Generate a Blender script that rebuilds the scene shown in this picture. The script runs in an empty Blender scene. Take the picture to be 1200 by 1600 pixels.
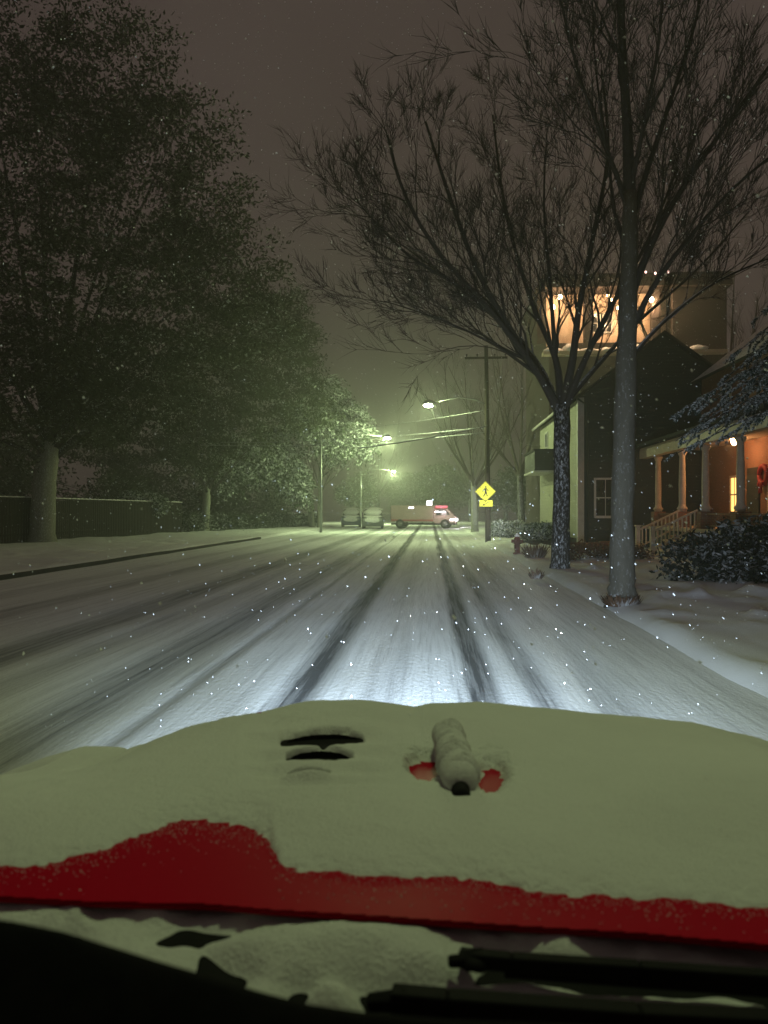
import bpy, math, random
import numpy as np
from mathutils import Vector

R = math.radians
rnd = random.Random(11)
nrg = np.random.default_rng(5)
scene = bpy.context.scene
COL = scene.collection

# ------------------------------------------------------------------ camera geometry
CAMZ, F, YAW = 1.6, 1155.6, R(3.56)
cs, sn = math.cos(YAW), math.sin(YAW)


def X_at(u, Y):
    k = (u - 600) / F
    return Y * (k * cs - sn) / (cs + k * sn)


def at(u, v, Y):
    x = X_at(u, Y)
    d = -x * sn + Y * cs
    return Vector((x, Y, CAMZ + (800 - v) / F * d))


def cam2world(xc, d):
    return xc * cs - d * sn, xc * sn + d * cs


# ------------------------------------------------------------------ bookkeeping
def link(o):
    COL.objects.link(o)
    return o


def tag(o, label=None, cat=None, group=None, kind=None):
    if label: o['label'] = label
    if cat: o['category'] = cat
    if group: o['group'] = group
    if kind: o['kind'] = kind
    return o


def thing(name, label, cat, loc=(0, 0, 0), rz=0, group=None):
    o = link(bpy.data.objects.new(name, None))
    o.empty_display_size = .2
    o.location = loc
    o.rotation_euler = (0, 0, rz)
    return tag(o, label, cat, group)


def copy_tree(o, parent=None):
    c = o.copy()
    link(c)
    if parent is not None:
        c.parent = parent
    for ch in list(o.children):
        copy_tree(ch, c)
    return c


class MB:
    def __init__(self):
        self.v, self.f, self.m = [], [], []

    def add(self, vs, fs, mi=0):
        b = len(self.v)
        self.v.extend([tuple(p) for p in vs])
        for f in fs:
            self.f.append([i + b for i in f])
            self.m.append(mi)

    def box(self, x0, x1, y0, y1, z0, z1, mi=0):
        vs = [(x, y, z) for z in (z0, z1) for y in (y0, y1) for x in (x0, x1)]
        self.add(vs, [(0, 2, 3, 1), (4, 5, 7, 6), (0, 1, 5, 4), (2, 6, 7, 3), (0, 4, 6, 2), (1, 3, 7, 5)], mi)

    def bar(self, p, q, w, h, mi=0):
        p, q = Vector(p), Vector(q)
        d = (q - p).normalized()
        up = Vector((0, 0, 1)) if abs(d.z) < .95 else Vector((0, 1, 0))
        s = d.cross(up).normalized()
        t = s.cross(d)
        vs = []
        for c in (p, q):
            for a, b in ((-1, -1), (1, -1), (1, 1), (-1, 1)):
                vs.append(c + s * (a * w / 2) + t * (b * h / 2))
        self.add(vs, [(3, 2, 1, 0), (4, 5, 6, 7), (0, 1, 5, 4), (1, 2, 6, 5), (2, 3, 7, 6), (3, 0, 4, 7)], mi)

    def tube(self, pts, rads, n=8, mi=0, caps=True):
        pts = [Vector(p) for p in pts]
        L = len(pts)
        if not hasattr(rads, '__len__'):
            rads = [rads] * L
        d0 = (pts[1] - pts[0]).normalized()
        ref = Vector((1, 0, 0)) if abs(d0.x) < .8 else Vector((0, 1, 0))
        vs = []
        for i, p in enumerate(pts):
            d = (pts[min(i + 1, L - 1)] - pts[max(i - 1, 0)])
            if d.length < 1e-9: d = d0
            d.normalize()
            s = d.cross(ref)
            if s.length < 1e-4: s = d.orthogonal()
            s.normalize()
            t = s.cross(d)
            ref = d.cross(s) * -1 if False else ref
            for k in range(n):
                a = 2 * math.pi * k / n
                vs.append(p + (s * math.cos(a) + t * math.sin(a)) * rads[i])
        fs = []
        for i in range(L - 1):
            for k in range(n):
                k2 = (k + 1) % n
                fs.append((i * n + k, (i + 1) * n + k, (i + 1) * n + k2, i * n + k2))
        if caps:
            fs.append(tuple(range(n)))
            fs.append(tuple((L - 1) * n + k for k in reversed(range(n))))
        self.add(vs, fs, mi)

    def lathe(self, prof, n=20, c=(0, 0, 0), mi=0):
        c = Vector(c)
        self.tube([c + Vector((0, 0, z)) for r, z in prof], [max(r, 1e-4) for r, z in prof], n, mi)

    def prism(self, poly, y0, y1, mi=0, axis='y'):
        n = len(poly)
        if axis == 'y':
            vs = [(a, y0, b) for a, b in poly] + [(a, y1, b) for a, b in poly]
        elif axis == 'x':
            vs = [(y0, a, b) for a, b in poly] + [(y1, a, b) for a, b in poly]
        else:
            vs = [(a, b, y0) for a, b in poly] + [(a, b, y1) for a, b in poly]
        fs = [tuple(range(n)), tuple(reversed(range(n, 2 * n)))]
        for i in range(n):
            j = (i + 1) % n
            fs.append((i, i + n, j + n, j))
        self.add(vs, fs, mi)

    def blob(self, c, r, seed=0, n=14, mi=0, rough=.18):
        c = Vector(c)
        rr = random.Random(seed)
        ph = [rr.uniform(0, 6.28) for _ in range(6)]
        vs, fs = [], []
        m = n // 2 + 1
        for i in range(m + 1):
            t = math.pi * i / m
            for k in range(n):
                a = 2 * math.pi * k / n
                q = 1 + rough * (math.sin(2 * a + ph[0]) * math.sin(t * 2 + ph[1]) + .6 * math.sin(3 * a + ph[2] + 2 * t) + .4 * math.sin(5 * a + ph[3]) * math.sin(4 * t + ph[4]))
                vs.append(c + Vector((r[0] * q * math.sin(t) * math.cos(a), r[1] * q * math.sin(t) * math.sin(a), r[2] * q * math.cos(t))))
        for i in range(m):
            for k in range(n):
                k2 = (k + 1) % n
                fs.append((i * n + k, (i + 1) * n + k, (i + 1) * n + k2, i * n + k2))
        self.add(vs, fs, mi)

    def build(self, name, mats, parent=None, smooth=False, bevel=0):
        me = bpy.data.meshes.new(name)
        me.from_pydata(self.v, [], self.f)
        if not isinstance(mats, (list, tuple)): mats = [mats]
        for m in mats: me.materials.append(m)
        if len(mats) > 1: me.polygons.foreach_set('material_index', self.m)
        me.polygons.foreach_set('use_smooth', [smooth] * len(self.f))
        me.update()
        import bmesh
        bm = bmesh.new(); bm.from_mesh(me)
        if len(self.f) < 20000:
            bmesh.ops.recalc_face_normals(bm, faces=bm.faces)
        bm.to_mesh(me); bm.free()
        o = link(bpy.data.objects.new(name, me))
        if parent is not None: o.parent = parent
        if bevel:
            b = o.modifiers.new('bevel', 'BEVEL')
            b.width = bevel; b.segments = 2; b.limit_method = 'ANGLE'
        return o


def facemesh(name, V, faces_n, mats, parent=None, smooth=False, mi=None):
    """V: (N,k,3) array, each row one k-gon."""
    N, k = V.shape[0], V.shape[1]
    me = bpy.data.meshes.new(name)
    me.vertices.add(N * k)
    me.vertices.foreach_set('co', V.reshape(-1).astype(np.float32))
    me.loops.add(N * k)
    me.loops.foreach_set('vertex_index', np.arange(N * k, dtype=np.int32))
    me.polygons.add(N)
    me.polygons.foreach_set('loop_start', np.arange(0, N * k, k, dtype=np.int32))
    if not isinstance(mats, (list, tuple)): mats = [mats]
    for m in mats: me.materials.append(m)
    if mi is not None: me.polygons.foreach_set('material_index', mi.astype(np.int32))
    me.update(calc_edges=True)
    o = link(bpy.data.objects.new(name, me))
    if parent is not None: o.parent = parent
    return o


def gridmesh(name, Xs, Ys, Zs, mat, parent=None, keep=None, smooth=True):
    ny, nx = Xs.shape
    V = np.stack([Xs, Ys, Zs], -1).reshape(-1, 3)
    idx = np.arange(ny * nx).reshape(ny, nx)
    q = np.stack([idx[:-1, :-1], idx[:-1, 1:], idx[1:, 1:], idx[1:, :-1]], -1).reshape(-1, 4)
    if keep is not None:
        kk = keep.reshape(-1)
        q = q[kk[q].any(1)]
    used = np.unique(q)
    remap = np.zeros(len(V), np.int64); remap[used] = np.arange(len(used))
    V = V[used]; q = remap[q]
    me = bpy.data.meshes.new(name)
    me.vertices.add(len(V)); me.vertices.foreach_set('co', V.reshape(-1).astype(np.float32))
    me.loops.add(q.size); me.loops.foreach_set('vertex_index', q.reshape(-1).astype(np.int32))
    me.polygons.add(len(q)); me.polygons.foreach_set('loop_start', np.arange(0, q.size, 4, dtype=np.int32))
    me.polygons.foreach_set('use_smooth', np.full(len(q), smooth))
    me.materials.append(mat)
    me.update(calc_edges=True)
    o = link(bpy.data.objects.new(name, me))
    if parent is not None: o.parent = parent
    return o


_tab = nrg.random((8, 256, 256))


def vn(x, y, s, seed=0):
    """smooth value noise in -1..1, cell size s"""
    x = np.asarray(x) / s + 37.3; y = np.asarray(y) / s + 91.7
    xi, yi = np.floor(x).astype(int), np.floor(y).astype(int)
    fx, fy = x - xi, y - yi
    fx = fx * fx * (3 - 2 * fx); fy = fy * fy * (3 - 2 * fy)
    T = _tab[seed % 8]
    g = lambda a, b: T[a % 256, b % 256]
    r = (g(xi, yi) * (1 - fx) + g(xi + 1, yi) * fx) * (1 - fy) + (g(xi, yi + 1) * (1 - fx) + g(xi + 1, yi + 1) * fx) * fy
    return r * 2 - 1


def fbm(x, y, s, seed=0, o=4):
    r, a = 0, 1
    for i in range(o):
        r = r + a * vn(x, y, s / 2 ** i, seed + i); a *= .5
    return r


# ------------------------------------------------------------------ materials
class NT:
    def __init__(self, name):
        self.mat = bpy.data.materials.new(name)
        self.mat.use_nodes = True
        self.t = self.mat.node_tree
        self.b = self.t.nodes['Principled BSDF']
        self.out = self.t.nodes['Material Output']

    def n(self, ty, **kw):
        nd = self.t.nodes.new(ty)
        for k, v in kw.items():
            if k in nd.inputs.keys(): nd.inputs[k].default_value = v
            else: setattr(nd, k, v)
        return nd

    def l(self, a, b):
        self.t.links.new(a, b)

    def coords(self, scale=(1, 1, 1)):
        tc = self.n('ShaderNodeTexCoord'); mp = self.n('ShaderNodeMapping')
        mp.inputs['Scale'].default_value = scale
        self.l(tc.outputs['Object'], mp.inputs['Vector'])
        return mp.outputs['Vector']

    def noise(self, vec, scale, detail=4, rough=.6):
        nz = self.n('ShaderNodeTexNoise')
        nz.inputs['Scale'].default_value = scale
        nz.inputs['Detail'].default_value = detail
        nz.inputs['Roughness'].default_value = rough
        self.l(vec, nz.inputs['Vector'])
        return nz.outputs['Fac']

    def ramp(self, fac, stops, interp='LINEAR'):
        r = self.n('ShaderNodeValToRGB')
        r.color_ramp.interpolation = interp
        e = r.color_ramp.elements
        while len(e) < len(stops): e.new(.5)
        for el, (p, c) in zip(e, stops):
            el.position = p
            el.color = (c, c, c, 1) if not hasattr(c, '__len__') else (*c, 1)
        self.l(fac, r.inputs['Fac'])
        return r.outputs['Color']

    def mix(self, fac, a, b):
        m = self.n('ShaderNodeMix', data_type='RGBA')
        for s, val in ((m.inputs[0], fac), (m.inputs[6], a), (m.inputs[7], b)):
            if hasattr(val, 'is_output'): self.l(val, s)
            elif hasattr(val, '__len__'): s.default_value = (*val, 1)
            else: s.default_value = val
        return m.outputs[2]

    def math(self, op, a, b=0.0, c=None):
        m = self.n('ShaderNodeMath', operation=op)
        for i, v in enumerate((a, b, c)):
            if v is None: continue
            if hasattr(v, 'is_output'): self.l(v, m.inputs[i])
            else: m.inputs[i].default_value = v
        return m.outputs[0]

    def bump(self, h, strength=.3, dist=.02):
        b = self.n('ShaderNodeBump')
        b.inputs['Strength'].default_value = strength
        b.inputs['Distance'].default_value = dist
        self.l(h, b.inputs['Height'])
        self.l(b.outputs['Normal'], self.b.inputs['Normal'])

    def col(self, c):
        if hasattr(c, 'is_output'): self.l(c, self.b.inputs['Base Color'])
        else: self.b.inputs['Base Color'].default_value = (*c, 1)

    def rough(self, r, spec=.3):
        self.b.inputs['Roughness'].default_value = r
        self.b.inputs['Specular IOR Level'].default_value = spec


def simple(name, c1, c2=None, scale=6, rough=.8, spec=.3, bump=0, bs=40, bd=.01, stretch=(1, 1, 1), metal=0):
    m = NT(name)
    v = m.coords(stretch)
    c2 = c2 or tuple(x * .7 for x in c1)
    f = m.noise(v, scale, 5)
    m.col(m.mix(m.ramp(f, [(.3, 0), (.7, 1)]), c1, c2))
    m.rough(rough, spec)
    m.b.inputs['Metallic'].default_value = metal
    if bump: m.bump(m.noise(v, bs, 4), bump, bd)
    return m.mat


def snowy(name, c1, c2, scale=8, thr=.45, soft=.25, stretch=(1, 1, 1), bs=30, side=None, speck=(.55, .68)):
    """a surface that carries settled snow on its upward faces, plus wind-driven flecks"""
    m = NT(name)
    v = m.coords(stretch)
    base = m.mix(m.noise(v, scale, 5), c1, c2)
    g = m.n('ShaderNodeNewGeometry')
    sep = m.n('ShaderNodeSeparateXYZ'); m.l(g.outputs['True Normal'], sep.inputs[0])
    nz = m.noise(m.coords((1, 1, 1)), 9, 5, .7)
    up = m.math('ADD', sep.outputs['Z'], m.math('MULTIPLY', m.math('SUBTRACT', nz, .5), .7))
    f = m.ramp(up, [(thr, 0), (min(thr + soft, 1), 1)])
    if side is not None:
        dp = m.n('ShaderNodeVectorMath', operation='DOT_PRODUCT')
        m.l(g.outputs['True Normal'], dp.inputs[0]); dp.inputs[1].default_value = side
        s1 = m.math('MULTIPLY', m.ramp(dp.outputs['Value'], [(.2, 0), (.9, 1)]), m.ramp(m.noise(m.coords((1, 1, .45)), 22, 6, .75), [(speck[0], 0), (speck[1], .8)]))
        f2 = m.math('MAXIMUM', f, s1)
    else:
        f2 = f
    m.col(m.mix(f2, base, (.72, .75, .78)))
    m.rough(.9, .15)
    m.bump(m.noise(v, bs, 4), .6, .02)
    return m.mat


def emis(name, c, s):
    m = NT(name)
    e = m.n('ShaderNodeEmission'); e.inputs['Color'].default_value = (*c, 1); e.inputs['Strength'].default_value = s
    m.l(e.outputs[0], m.out.inputs['Surface'])
    return m.mat


def make_snow(name, tint=(.80, .82, .83), d=.012, sc=60, st=.5):
    m = NT(name)
    v = m.coords()
    big = m.noise(v, 1.3, 5)
    fine = m.noise(v, sc, 5, .7)
    c = m.mix(m.ramp(big, [(.3, 0), (.75, 1)]), tint, tuple(x * .86 for x in tint))
    c = m.mix(m.ramp(fine, [(.3, .22), (.6, 0)]), c, tuple(x * .6 for x in tint))
    m.col(c)
    m.rough(.95, .1)
    m.bump(fine, st, d)
    return m.mat


M = {}
M['snow'] = make_snow('snow_cover')
M['car_snow'] = make_snow('fresh_snow', (.80, .81, .80), .006, 210, .9)
M['bark'] = snowy('dark_bark', (.05, .042, .034), (.022, .019, .016), 14, .5, .3, (1, 1, .25), 40, (-.35, -.9, .1), (.5, .62))
M['pale_bark'] = snowy('pale_bark', (.17, .16, .125), (.085, .08, .065), 9, .6, .3, (1, 1, .2), 25, (-.3, -.95, 0), (.56, .8))
M['twig'] = snowy('twig_bark', (.10, .088, .076), (.06, .052, .045), 6, .55, .3)
M['pale_twig'] = snowy('pale_twig_bark', (.10, .09, .08), (.06, .053, .048), 6, .5, .3)
M['grey_bark'] = snowy('grey_bark', (.27, .28, .22), (.17, .17, .14), 5, .6, .3, (1, 1, .25), 20, (.3, -.9, 0), (.5, .75))
M['wood_pole'] = snowy('weathered_pole_wood', (.055, .045, .035), (.03, .026, .02), 8, .7, .2, (1, 1, .1), 50)
M['black'] = simple('black_plastic', (.006, .006, .0065), (.010, .010, .010), 20, .75, .12, .2, 120, .002)
M['rubber'] = simple('black_rubber', (.01, .01, .011), None, 20, .8, .2)
M['iron'] = simple('dark_iron', (.03, .03, .03), None, 9, .6, .4)
M['galv'] = simple('galvanised_metal', (.25, .26, .26), (.17, .18, .18), 12, .5, .5, metal=.6)


def leafmat(name, c1, c2, snowamt=.5, lo=.55):
    m = NT(name)
    v = m.coords()
    n1 = m.noise(v, .9, 3); n2 = m.noise(v, 14, 3)
    base = m.mix(m.ramp(n2, [(.35, 0), (.65, 1)]), c1, c2)
    g = m.n('ShaderNodeNewGeometry')
    sep = m.n('ShaderNodeSeparateXYZ'); m.l(g.outputs['True Normal'], sep.inputs[0])
    up = m.math('ABSOLUTE', sep.outputs['Z'])
    a = m.math('MULTIPLY', m.ramp(up, [(lo, 0), (lo + .25, 1)]), m.ramp(n1, [(.62 - snowamt * .4, 0), (.75 - snowamt * .4, 1)]))
    m.col(m.mix(m.math('MULTIPLY', a, .9), base, (.72, .75, .76)))
    m.rough(.8, .2)
    tr = m.n('ShaderNodeBsdfTranslucent'); tr.inputs['Color'].default_value = (*[x * 1.2 for x in c2], 1)
    ms = m.n('ShaderNodeMixShader'); ms.inputs[0].default_value = .2
    m.l(m.b.outputs[0], ms.inputs[1]); m.l(tr.outputs[0], ms.inputs[2]); m.l(ms.outputs[0], m.out.inputs['Surface'])
    return m.mat


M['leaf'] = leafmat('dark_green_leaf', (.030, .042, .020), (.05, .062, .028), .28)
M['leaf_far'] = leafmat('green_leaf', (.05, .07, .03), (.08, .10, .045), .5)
M['needle'] = leafmat('snowy_evergreen_needle', (.045, .07, .035), (.07, .095, .05), 1.1, .3)
M['needle_blue'] = leafmat('dusted_conifer_needle', (.035, .055, .045), (.06, .08, .07), .8, .3)
M['yew'] = leafmat('dark_yew_leaf', (.012, .018, .014), (.022, .03, .022), .62, .45)
M['bronze'] = leafmat('withered_leaf', (.10, .055, .03), (.16, .09, .05), .25, .5)

# car paint
m = NT('red_car_paint'); m.col((.42, .010, .014)); m.rough(.5, .03)
m.b.inputs['Coat Weight'].default_value = .0; m.b.inputs['Coat Roughness'].default_value = .25
v = m.coords(); fl = m.noise(v, 420, 2)
m.col(m.mix(fl, (.36, .001, .016), (.29, .001, .013)))
M['red'] = m.mat

# road: snow with worn tyre tracks
TRK = [(-1.18, .18, .93), (.47, .16, .92), (.98, .15, .5), (-.45, .20, .22), (-2.2, .07, .45), (-2.85, .32, .52), (-3.9, .2, .25), (-4.75, .40, .55), (-6.7, .35, .34), (1.6, .2, .22), (-8.2, .3, .2)]


def track_depth(x, y):
    xw = x + .05 * vn(x * 0, y, 7, 1) + .02 * vn(x * 0, y, 1.5, 2)
    r = np.zeros_like(xw)
    for c, w, a in TRK:
        r = np.maximum(r, a * np.clip(1.35 - np.abs(xw - c) / w * .9, 0, 1))
    return r


m = NT('tracked_road_snow')
tc = m.n('ShaderNodeTexCoord'); sp = m.n('ShaderNodeSeparateXYZ'); m.l(tc.outputs['Object'], sp.inputs[0])
wob = m.noise(m.coords((.15, .14, 1)), 1, 2)
streak = m.noise(m.coords((9, .22, 1)), 1, 6, .72)
streak2 = m.noise(m.coords((34, .9, 1)), 1, 4, .7)
xw = m.math('ADD', sp.outputs['X'], m.math('MULTIPLY', m.math('SUBTRACT', wob, .5), .22))
xw = m.math('ADD', xw, m.math('MULTIPLY', m.math('SUBTRACT', streak, .5), .16))
fx = m.math('DIVIDE', m.math('ADD', xw, 10.0), 13.0)
xs = np.arange(-10, 3.001, .02)
prof = np.zeros_like(xs)
for c, w, a in TRK:
    prof = np.maximum(prof, a * np.clip(1.4 - np.abs(xs - c) / w, 0, 1) ** 1.0)
# the ramp holds 32 stops at most: one trapezium per track
stops = []
for c, w, a in sorted(TRK):
    stops += [((c - 1.35 * w + 10) / 13, 0), ((c + 10) / 13, a), ((c + 1.35 * w + 10) / 13, 0)]
stops = sorted(stops)
stops = stops[:32]
wear = None
half = [s for s in sorted(TRK)]
for part in (half[0::2], half[1::2]):
    st = []
    for c, w, a in part:
        st += [((c - 1.3 * w + 10) / 13, 0), ((c - .5 * w + 10) / 13, a), ((c + .5 * w + 10) / 13, a), ((c + 1.3 * w + 10) / 13, 0)]
    r = m.ramp(fx, st)
    wear = r if wear is None else m.math('MAXIMUM', wear, r)
wn = m.math('MULTIPLY', wear, m.ramp(streak, [(.2, .62), (.6, 1)]))
wn = m.math('ADD', wn, m.ramp(streak2, [(.49, 0), (.83, .3)]))
wn = m.math('ADD', wn, m.ramp(streak, [(.47, 0), (.82, .46)]))
wn = m.math('MINIMUM', wn, 1)
m.col(m.mix(wn, (.80, .83, .86), (.075, .08, .088)))
m.rough(.85, .2)
m.bump(m.math('SUBTRACT', m.noise(m.coords((6, 2.5, 1)), 4, 5), m.math('MULTIPLY', wear, .6)), .35, .03)
M['road'] = m.mat


def siding(name, c, pitch=.14):
    m = NT(name)
    v = m.coords()
    sp = m.n('ShaderNodeSeparateXYZ'); m.l(v, sp.inputs[0])
    fr = m.math('FRACT', m.math('DIVIDE', sp.outputs['Z'], pitch))
    f = m.noise(v, 3, 5)
    m.col(m.mix(m.ramp(fr, [(.0, .45), (.08, 0)]), m.mix(f, c, tuple(x * .75 for x in c)), tuple(x * .35 for x in c)))
    m.rough(.7, .3)
    m.bump(fr, .5, .02)
    return m.mat


def brick(name, c1, c2, mortar=(.22, .2, .18)):
    m = NT(name)
    b = m.n('ShaderNodeTexBrick')
    b.inputs['Color1'].default_value = (*c1, 1); b.inputs['Color2'].default_value = (*c2, 1); b.inputs['Mortar'].default_value = (*mortar, 1)
    b.inputs['Scale'].default_value = 4.5; b.inputs['Mortar Size'].default_value = .018
    tc = m.n('ShaderNodeTexCoord'); sp = m.n('ShaderNodeSeparateXYZ'); cb = m.n('ShaderNodeCombineXYZ')
    m.l(tc.outputs['Object'], sp.inputs[0])
    m.l(m.math('ADD', sp.outputs['X'], sp.outputs['Y']), cb.inputs[0]); m.l(sp.outputs['Z'], cb.inputs[1])
    m.l(cb.outputs[0], b.inputs['Vector'])
    m.l(b.outputs['Color'], m.b.inputs['Base Color'])
    m.rough(.85, .2)
    m.bump(b.outputs['Fac'], -.4, .01)
    return m.mat


M['dark_siding'] = siding('dark_clapboard', (.045, .047, .045))
M['cream_siding'] = siding('pale_clapboard', (.42, .42, .30), .18)
M['white_paint'] = simple('white_trim_paint', (.55, .54, .5), (.45, .44, .4), 5, .6)
M['cream_paint'] = simple('cream_column_paint', (.62, .5, .38), (.5, .4, .3), 5, .6)
M['brick'] = brick('red_brown_brick', (.26, .11, .06), (.2, .085, .05))
M['dark_brick'] = brick('dark_brown_brick', (.06, .045, .04), (.045, .035, .03), (.05, .045, .04))
M['lit_stucco'] = simple('uneven_glow_stucco', (.66, .52, .40), (.34, .24, .16), 1.6, .9, .1, .3, 20, .02, (1, 1, .3))  # light and dark mottling paints an uneven warm glow into the wall
M['glass'] = simple('dark_window_glass', (.02, .022, .025), None, 3, .12, .6)
M['shingle'] = snowy('roof_shingle', (.04, .04, .042), (.03, .03, .03), 12, .55, .3)
M['fence'] = simple('dark_fence_board', (.035, .033, .026), (.02, .019, .015), 3, .85, .2, .3, 30, .01, (3, 3, .3))
M['hydrant'] = simple('dark_red_hydrant_paint', (.15, .012, .012), (.09, .01, .01), 12, .5, .4)
M['stone'] = simple('kerb_stone', (.06, .06, .055), (.035, .035, .032), 9, .9, .2, .4, 30, .01)
M['yellow'] = simple('fluorescent_yellow_sheeting', (.90, .86, .03), (.86, .80, .03), 3, .5, .3)
M['sign_black'] = simple('sign_black_ink', (.012, .012, .01), None, 4, .6)
M['lens'] = emis('street_lamp_lens', (.93, 1., .70), 55)
M['bulb'] = emis('warm_bulb', (1., .72, .36), 45)
M['porch_glow'] = emis('porch_lantern_glass', (1., .62, .28), 32)
M['lit_window'] = emis('lit_window_pane', (1., .52, .14), 2.6)
M['head_lens'] = emis('headlight_lens', (.8, .9, 1.), 8)
M['red_glow'] = emis('red_beacon', (1., .22, .28), 1.6)
M['white_glow'] = emis('white_beacon', (1., .93, .93), 9)
M['pink_paint'] = simple('pale_truck_paint', (.36, .27, .26), (.30, .22, .21), 2, .5, .3)
M['dark_red_paint'] = simple('red_truck_stripe', (.35, .02, .03), None, 3, .5)
M['truck_dark'] = simple('dark_underbody', (.015, .015, .015), None, 3, .8)
M['wreath_red'] = simple('red_ribbon', (.35, .02, .03), (.25, .015, .02), 6, .6)
M['blue_paint'] = simple('dark_blue_paint', (.03, .05, .10), None, 3, .4, .5)
M['grey_paint'] = simple('grey_car_paint', (.10, .11, .11), None, 3, .4, .5)

# ------------------------------------------------------------------ ground, road, verges, kerbs
g = MB(); g.box(-900, 900, -60, 1500, -.5, -.06)
tag(g.build('ground', M['snow']), kind='structure')

xs = np.arange(-10.0, 2.921, .04); ys = np.concatenate([np.arange(-14, 30, .25), np.arange(30, 90, .6), np.arange(90, 330, 3)])
Xg, Yg = np.meshgrid(xs, ys)
Zg = .012 * fbm(Xg, Yg * .4, 1.2, 3, 3) - .025 * track_depth(Xg, Yg)
tag(gridmesh('road', Xg, Yg, Zg, M['road']), kind='structure')


def verge(x_in, x_out, sgn):
    w = abs(x_out - x_in)
    t = np.concatenate([np.linspace(0, 8, 90), np.linspace(8.4, w, 60)])
    ys = np.concatenate([np.arange(-14, 45, .2), np.arange(45, 110, .7), np.arange(110, 330, 4)])
    T, Yg = np.meshgrid(t, ys)
    wob = .10 * vn(T * 0, Yg, 3, 2) + .05 * vn(T * 0, Yg, .8, 4)
    Xg = x_in + sgn * (T + wob * np.exp(-T))
    ramp = np.clip(T / .25, 0, 1) ** .6
    Z = -.04 + .16 * ramp + .05 * fbm(Xg, Yg, 2.2, 1, 4) * np.clip(T, 0, 1) + .018 * np.clip(T / 6, 0, 3)
    Z += (.10 if sgn > 0 else .03) * np.maximum(vn(Xg, Yg, .55, 5) + .5 * vn(Xg, Yg, .22, 6), 0) ** 2 * np.clip(T, 0, 1)
    return tag(gridmesh('verge', Xg, Yg, Z, M['snow']), kind='structure')


verge(2.84, 45, 1)
verge(-10.16, -60, -1)
k = MB()
yy = np.arange(-14, 44, .5)
for i in range(len(yy) - 1):
    a = -10.06 + .05 * float(vn(0, yy[i], 3, 2)); b = -10.06 + .05 * float(vn(0, yy[i + 1], 3, 2))
    hz = .10 + .02 * float(vn(3, yy[i], 2, 1))
    k.add([(a, yy[i], -.05), (b, yy[i + 1], -.05), (b - .14, yy[i + 1], -.05), (a - .14, yy[i], -.05), (a, yy[i], hz), (b, yy[i + 1], hz), (b - .14, yy[i + 1], hz), (a - .14, yy[i], hz)],
          [(0, 1, 5, 4), (4, 5, 6, 7), (3, 7, 6, 2)])
tag(k.build('kerb', M['stone']), kind='structure')

# ------------------------------------------------------------------ sky
w = bpy.data.worlds.new('World'); scene.world = w; w.use_nodes = True
nt = w.node_tree; bg = nt.nodes['Background']
sky = nt.nodes.new('ShaderNodeTexSky'); sky.sky_type = 'NISHITA'; sky.sun_disc = False
sky.sun_elevation = R(-4); sky.sun_rotation = R(200)
nt.links.new(sky.outputs[0], bg.inputs['Color']); bg.inputs['Strength'].default_value = .05
bg2 = nt.nodes.new('ShaderNodeBackground')
tcw = nt.nodes.new('ShaderNodeTexCoord'); nzw = nt.nodes.new('ShaderNodeTexNoise'); nzw.inputs['Scale'].default_value = 2.2; nzw.inputs['Detail'].default_value = 4
rpw = nt.nodes.new('ShaderNodeValToRGB')
rpw.color_ramp.elements[0].color = (.052, .036, .031, 1); rpw.color_ramp.elements[1].color = (.070, .050, .044, 1)
rpw.color_ramp.elements[0].position = .3; rpw.color_ramp.elements[1].position = .7
nt.links.new(tcw.outputs['Generated'], nzw.inputs['Vector']); nt.links.new(nzw.outputs['Fac'], rpw.inputs['Fac'])
nt.links.new(rpw.outputs[0], bg2.inputs['Color']); bg2.inputs['Strength'].default_value = .9
ad = nt.nodes.new('ShaderNodeAddShader')
nt.links.new(bg.outputs[0], ad.inputs[0]); nt.links.new(bg2.outputs[0], ad.inputs[1])
nt.links.new(ad.outputs[0], nt.nodes['World Output'].inputs['Surface'])

# ------------------------------------------------------------------ lights
GREEN = (.80, 1., .46)


def lamp(ty, name, loc, power, color, parent=None, **kw):
    L = bpy.data.lights.new(name, ty)
    L.energy = power; L.color = color
    for k_, v_ in kw.items(): setattr(L, k_, v_)
    o = link(bpy.data.objects.new(name, L))
    o.location = loc
    if parent is not None: o.parent = parent
    return o


def aim(o, d):
    o.rotation_euler = Vector(d).to_track_quat('-Z', 'Y').to_euler()


def cobra(parent, p0, p1, power, color=GREEN, shielded=False):
    """mast arm from p0 (on the pole) to p1 (lamp head), with head and lens, all local to parent"""
    p0, p1 = Vector(p0), Vector(p1)
    d = (p1 - p0); d.z = 0; d.normalize()
    a = MB()
    mid = (p0 + p1) / 2 + Vector((0, 0, .35))
    a.tube([p0, p0 * .6 + mid * .4 + Vector((0, 0, .12)), mid, p1 - d * .25 + Vector((0, 0, .04))], [.04, .035, .032, .03], 8)
    arm = a.build('lamp_arm', M['galv'], parent, True)
    h = MB()
    h.tube([p1 - d * .32, p1 - d * .2, p1, p1 + d * .25, p1 + d * .34], [.06, .14, .2, .17, .04], 12)
    head = h.build('lamp_head', M['galv'], parent, True)
    q = MB()
    c = p1 + d * .06 - Vector((0, 0, .10))
    q.blob(c, (.26, .22, .12), 3, 16, 0, 0)
    q.build('lens', M['lens'], head, True)
    if shielded:
        s = lamp('SPOT', 'lamp_light', c - Vector((0, 0, .2)), power, color, parent, spot_size=R(110), spot_blend=.7, shadow_soft_size=.1); aim(s, (0, 0, -1))
    else:
        s = lamp('POINT', 'lamp_light', c - Vector((0, 0, .22)), power, color, parent, shadow_soft_size=.09)
    return head


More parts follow.
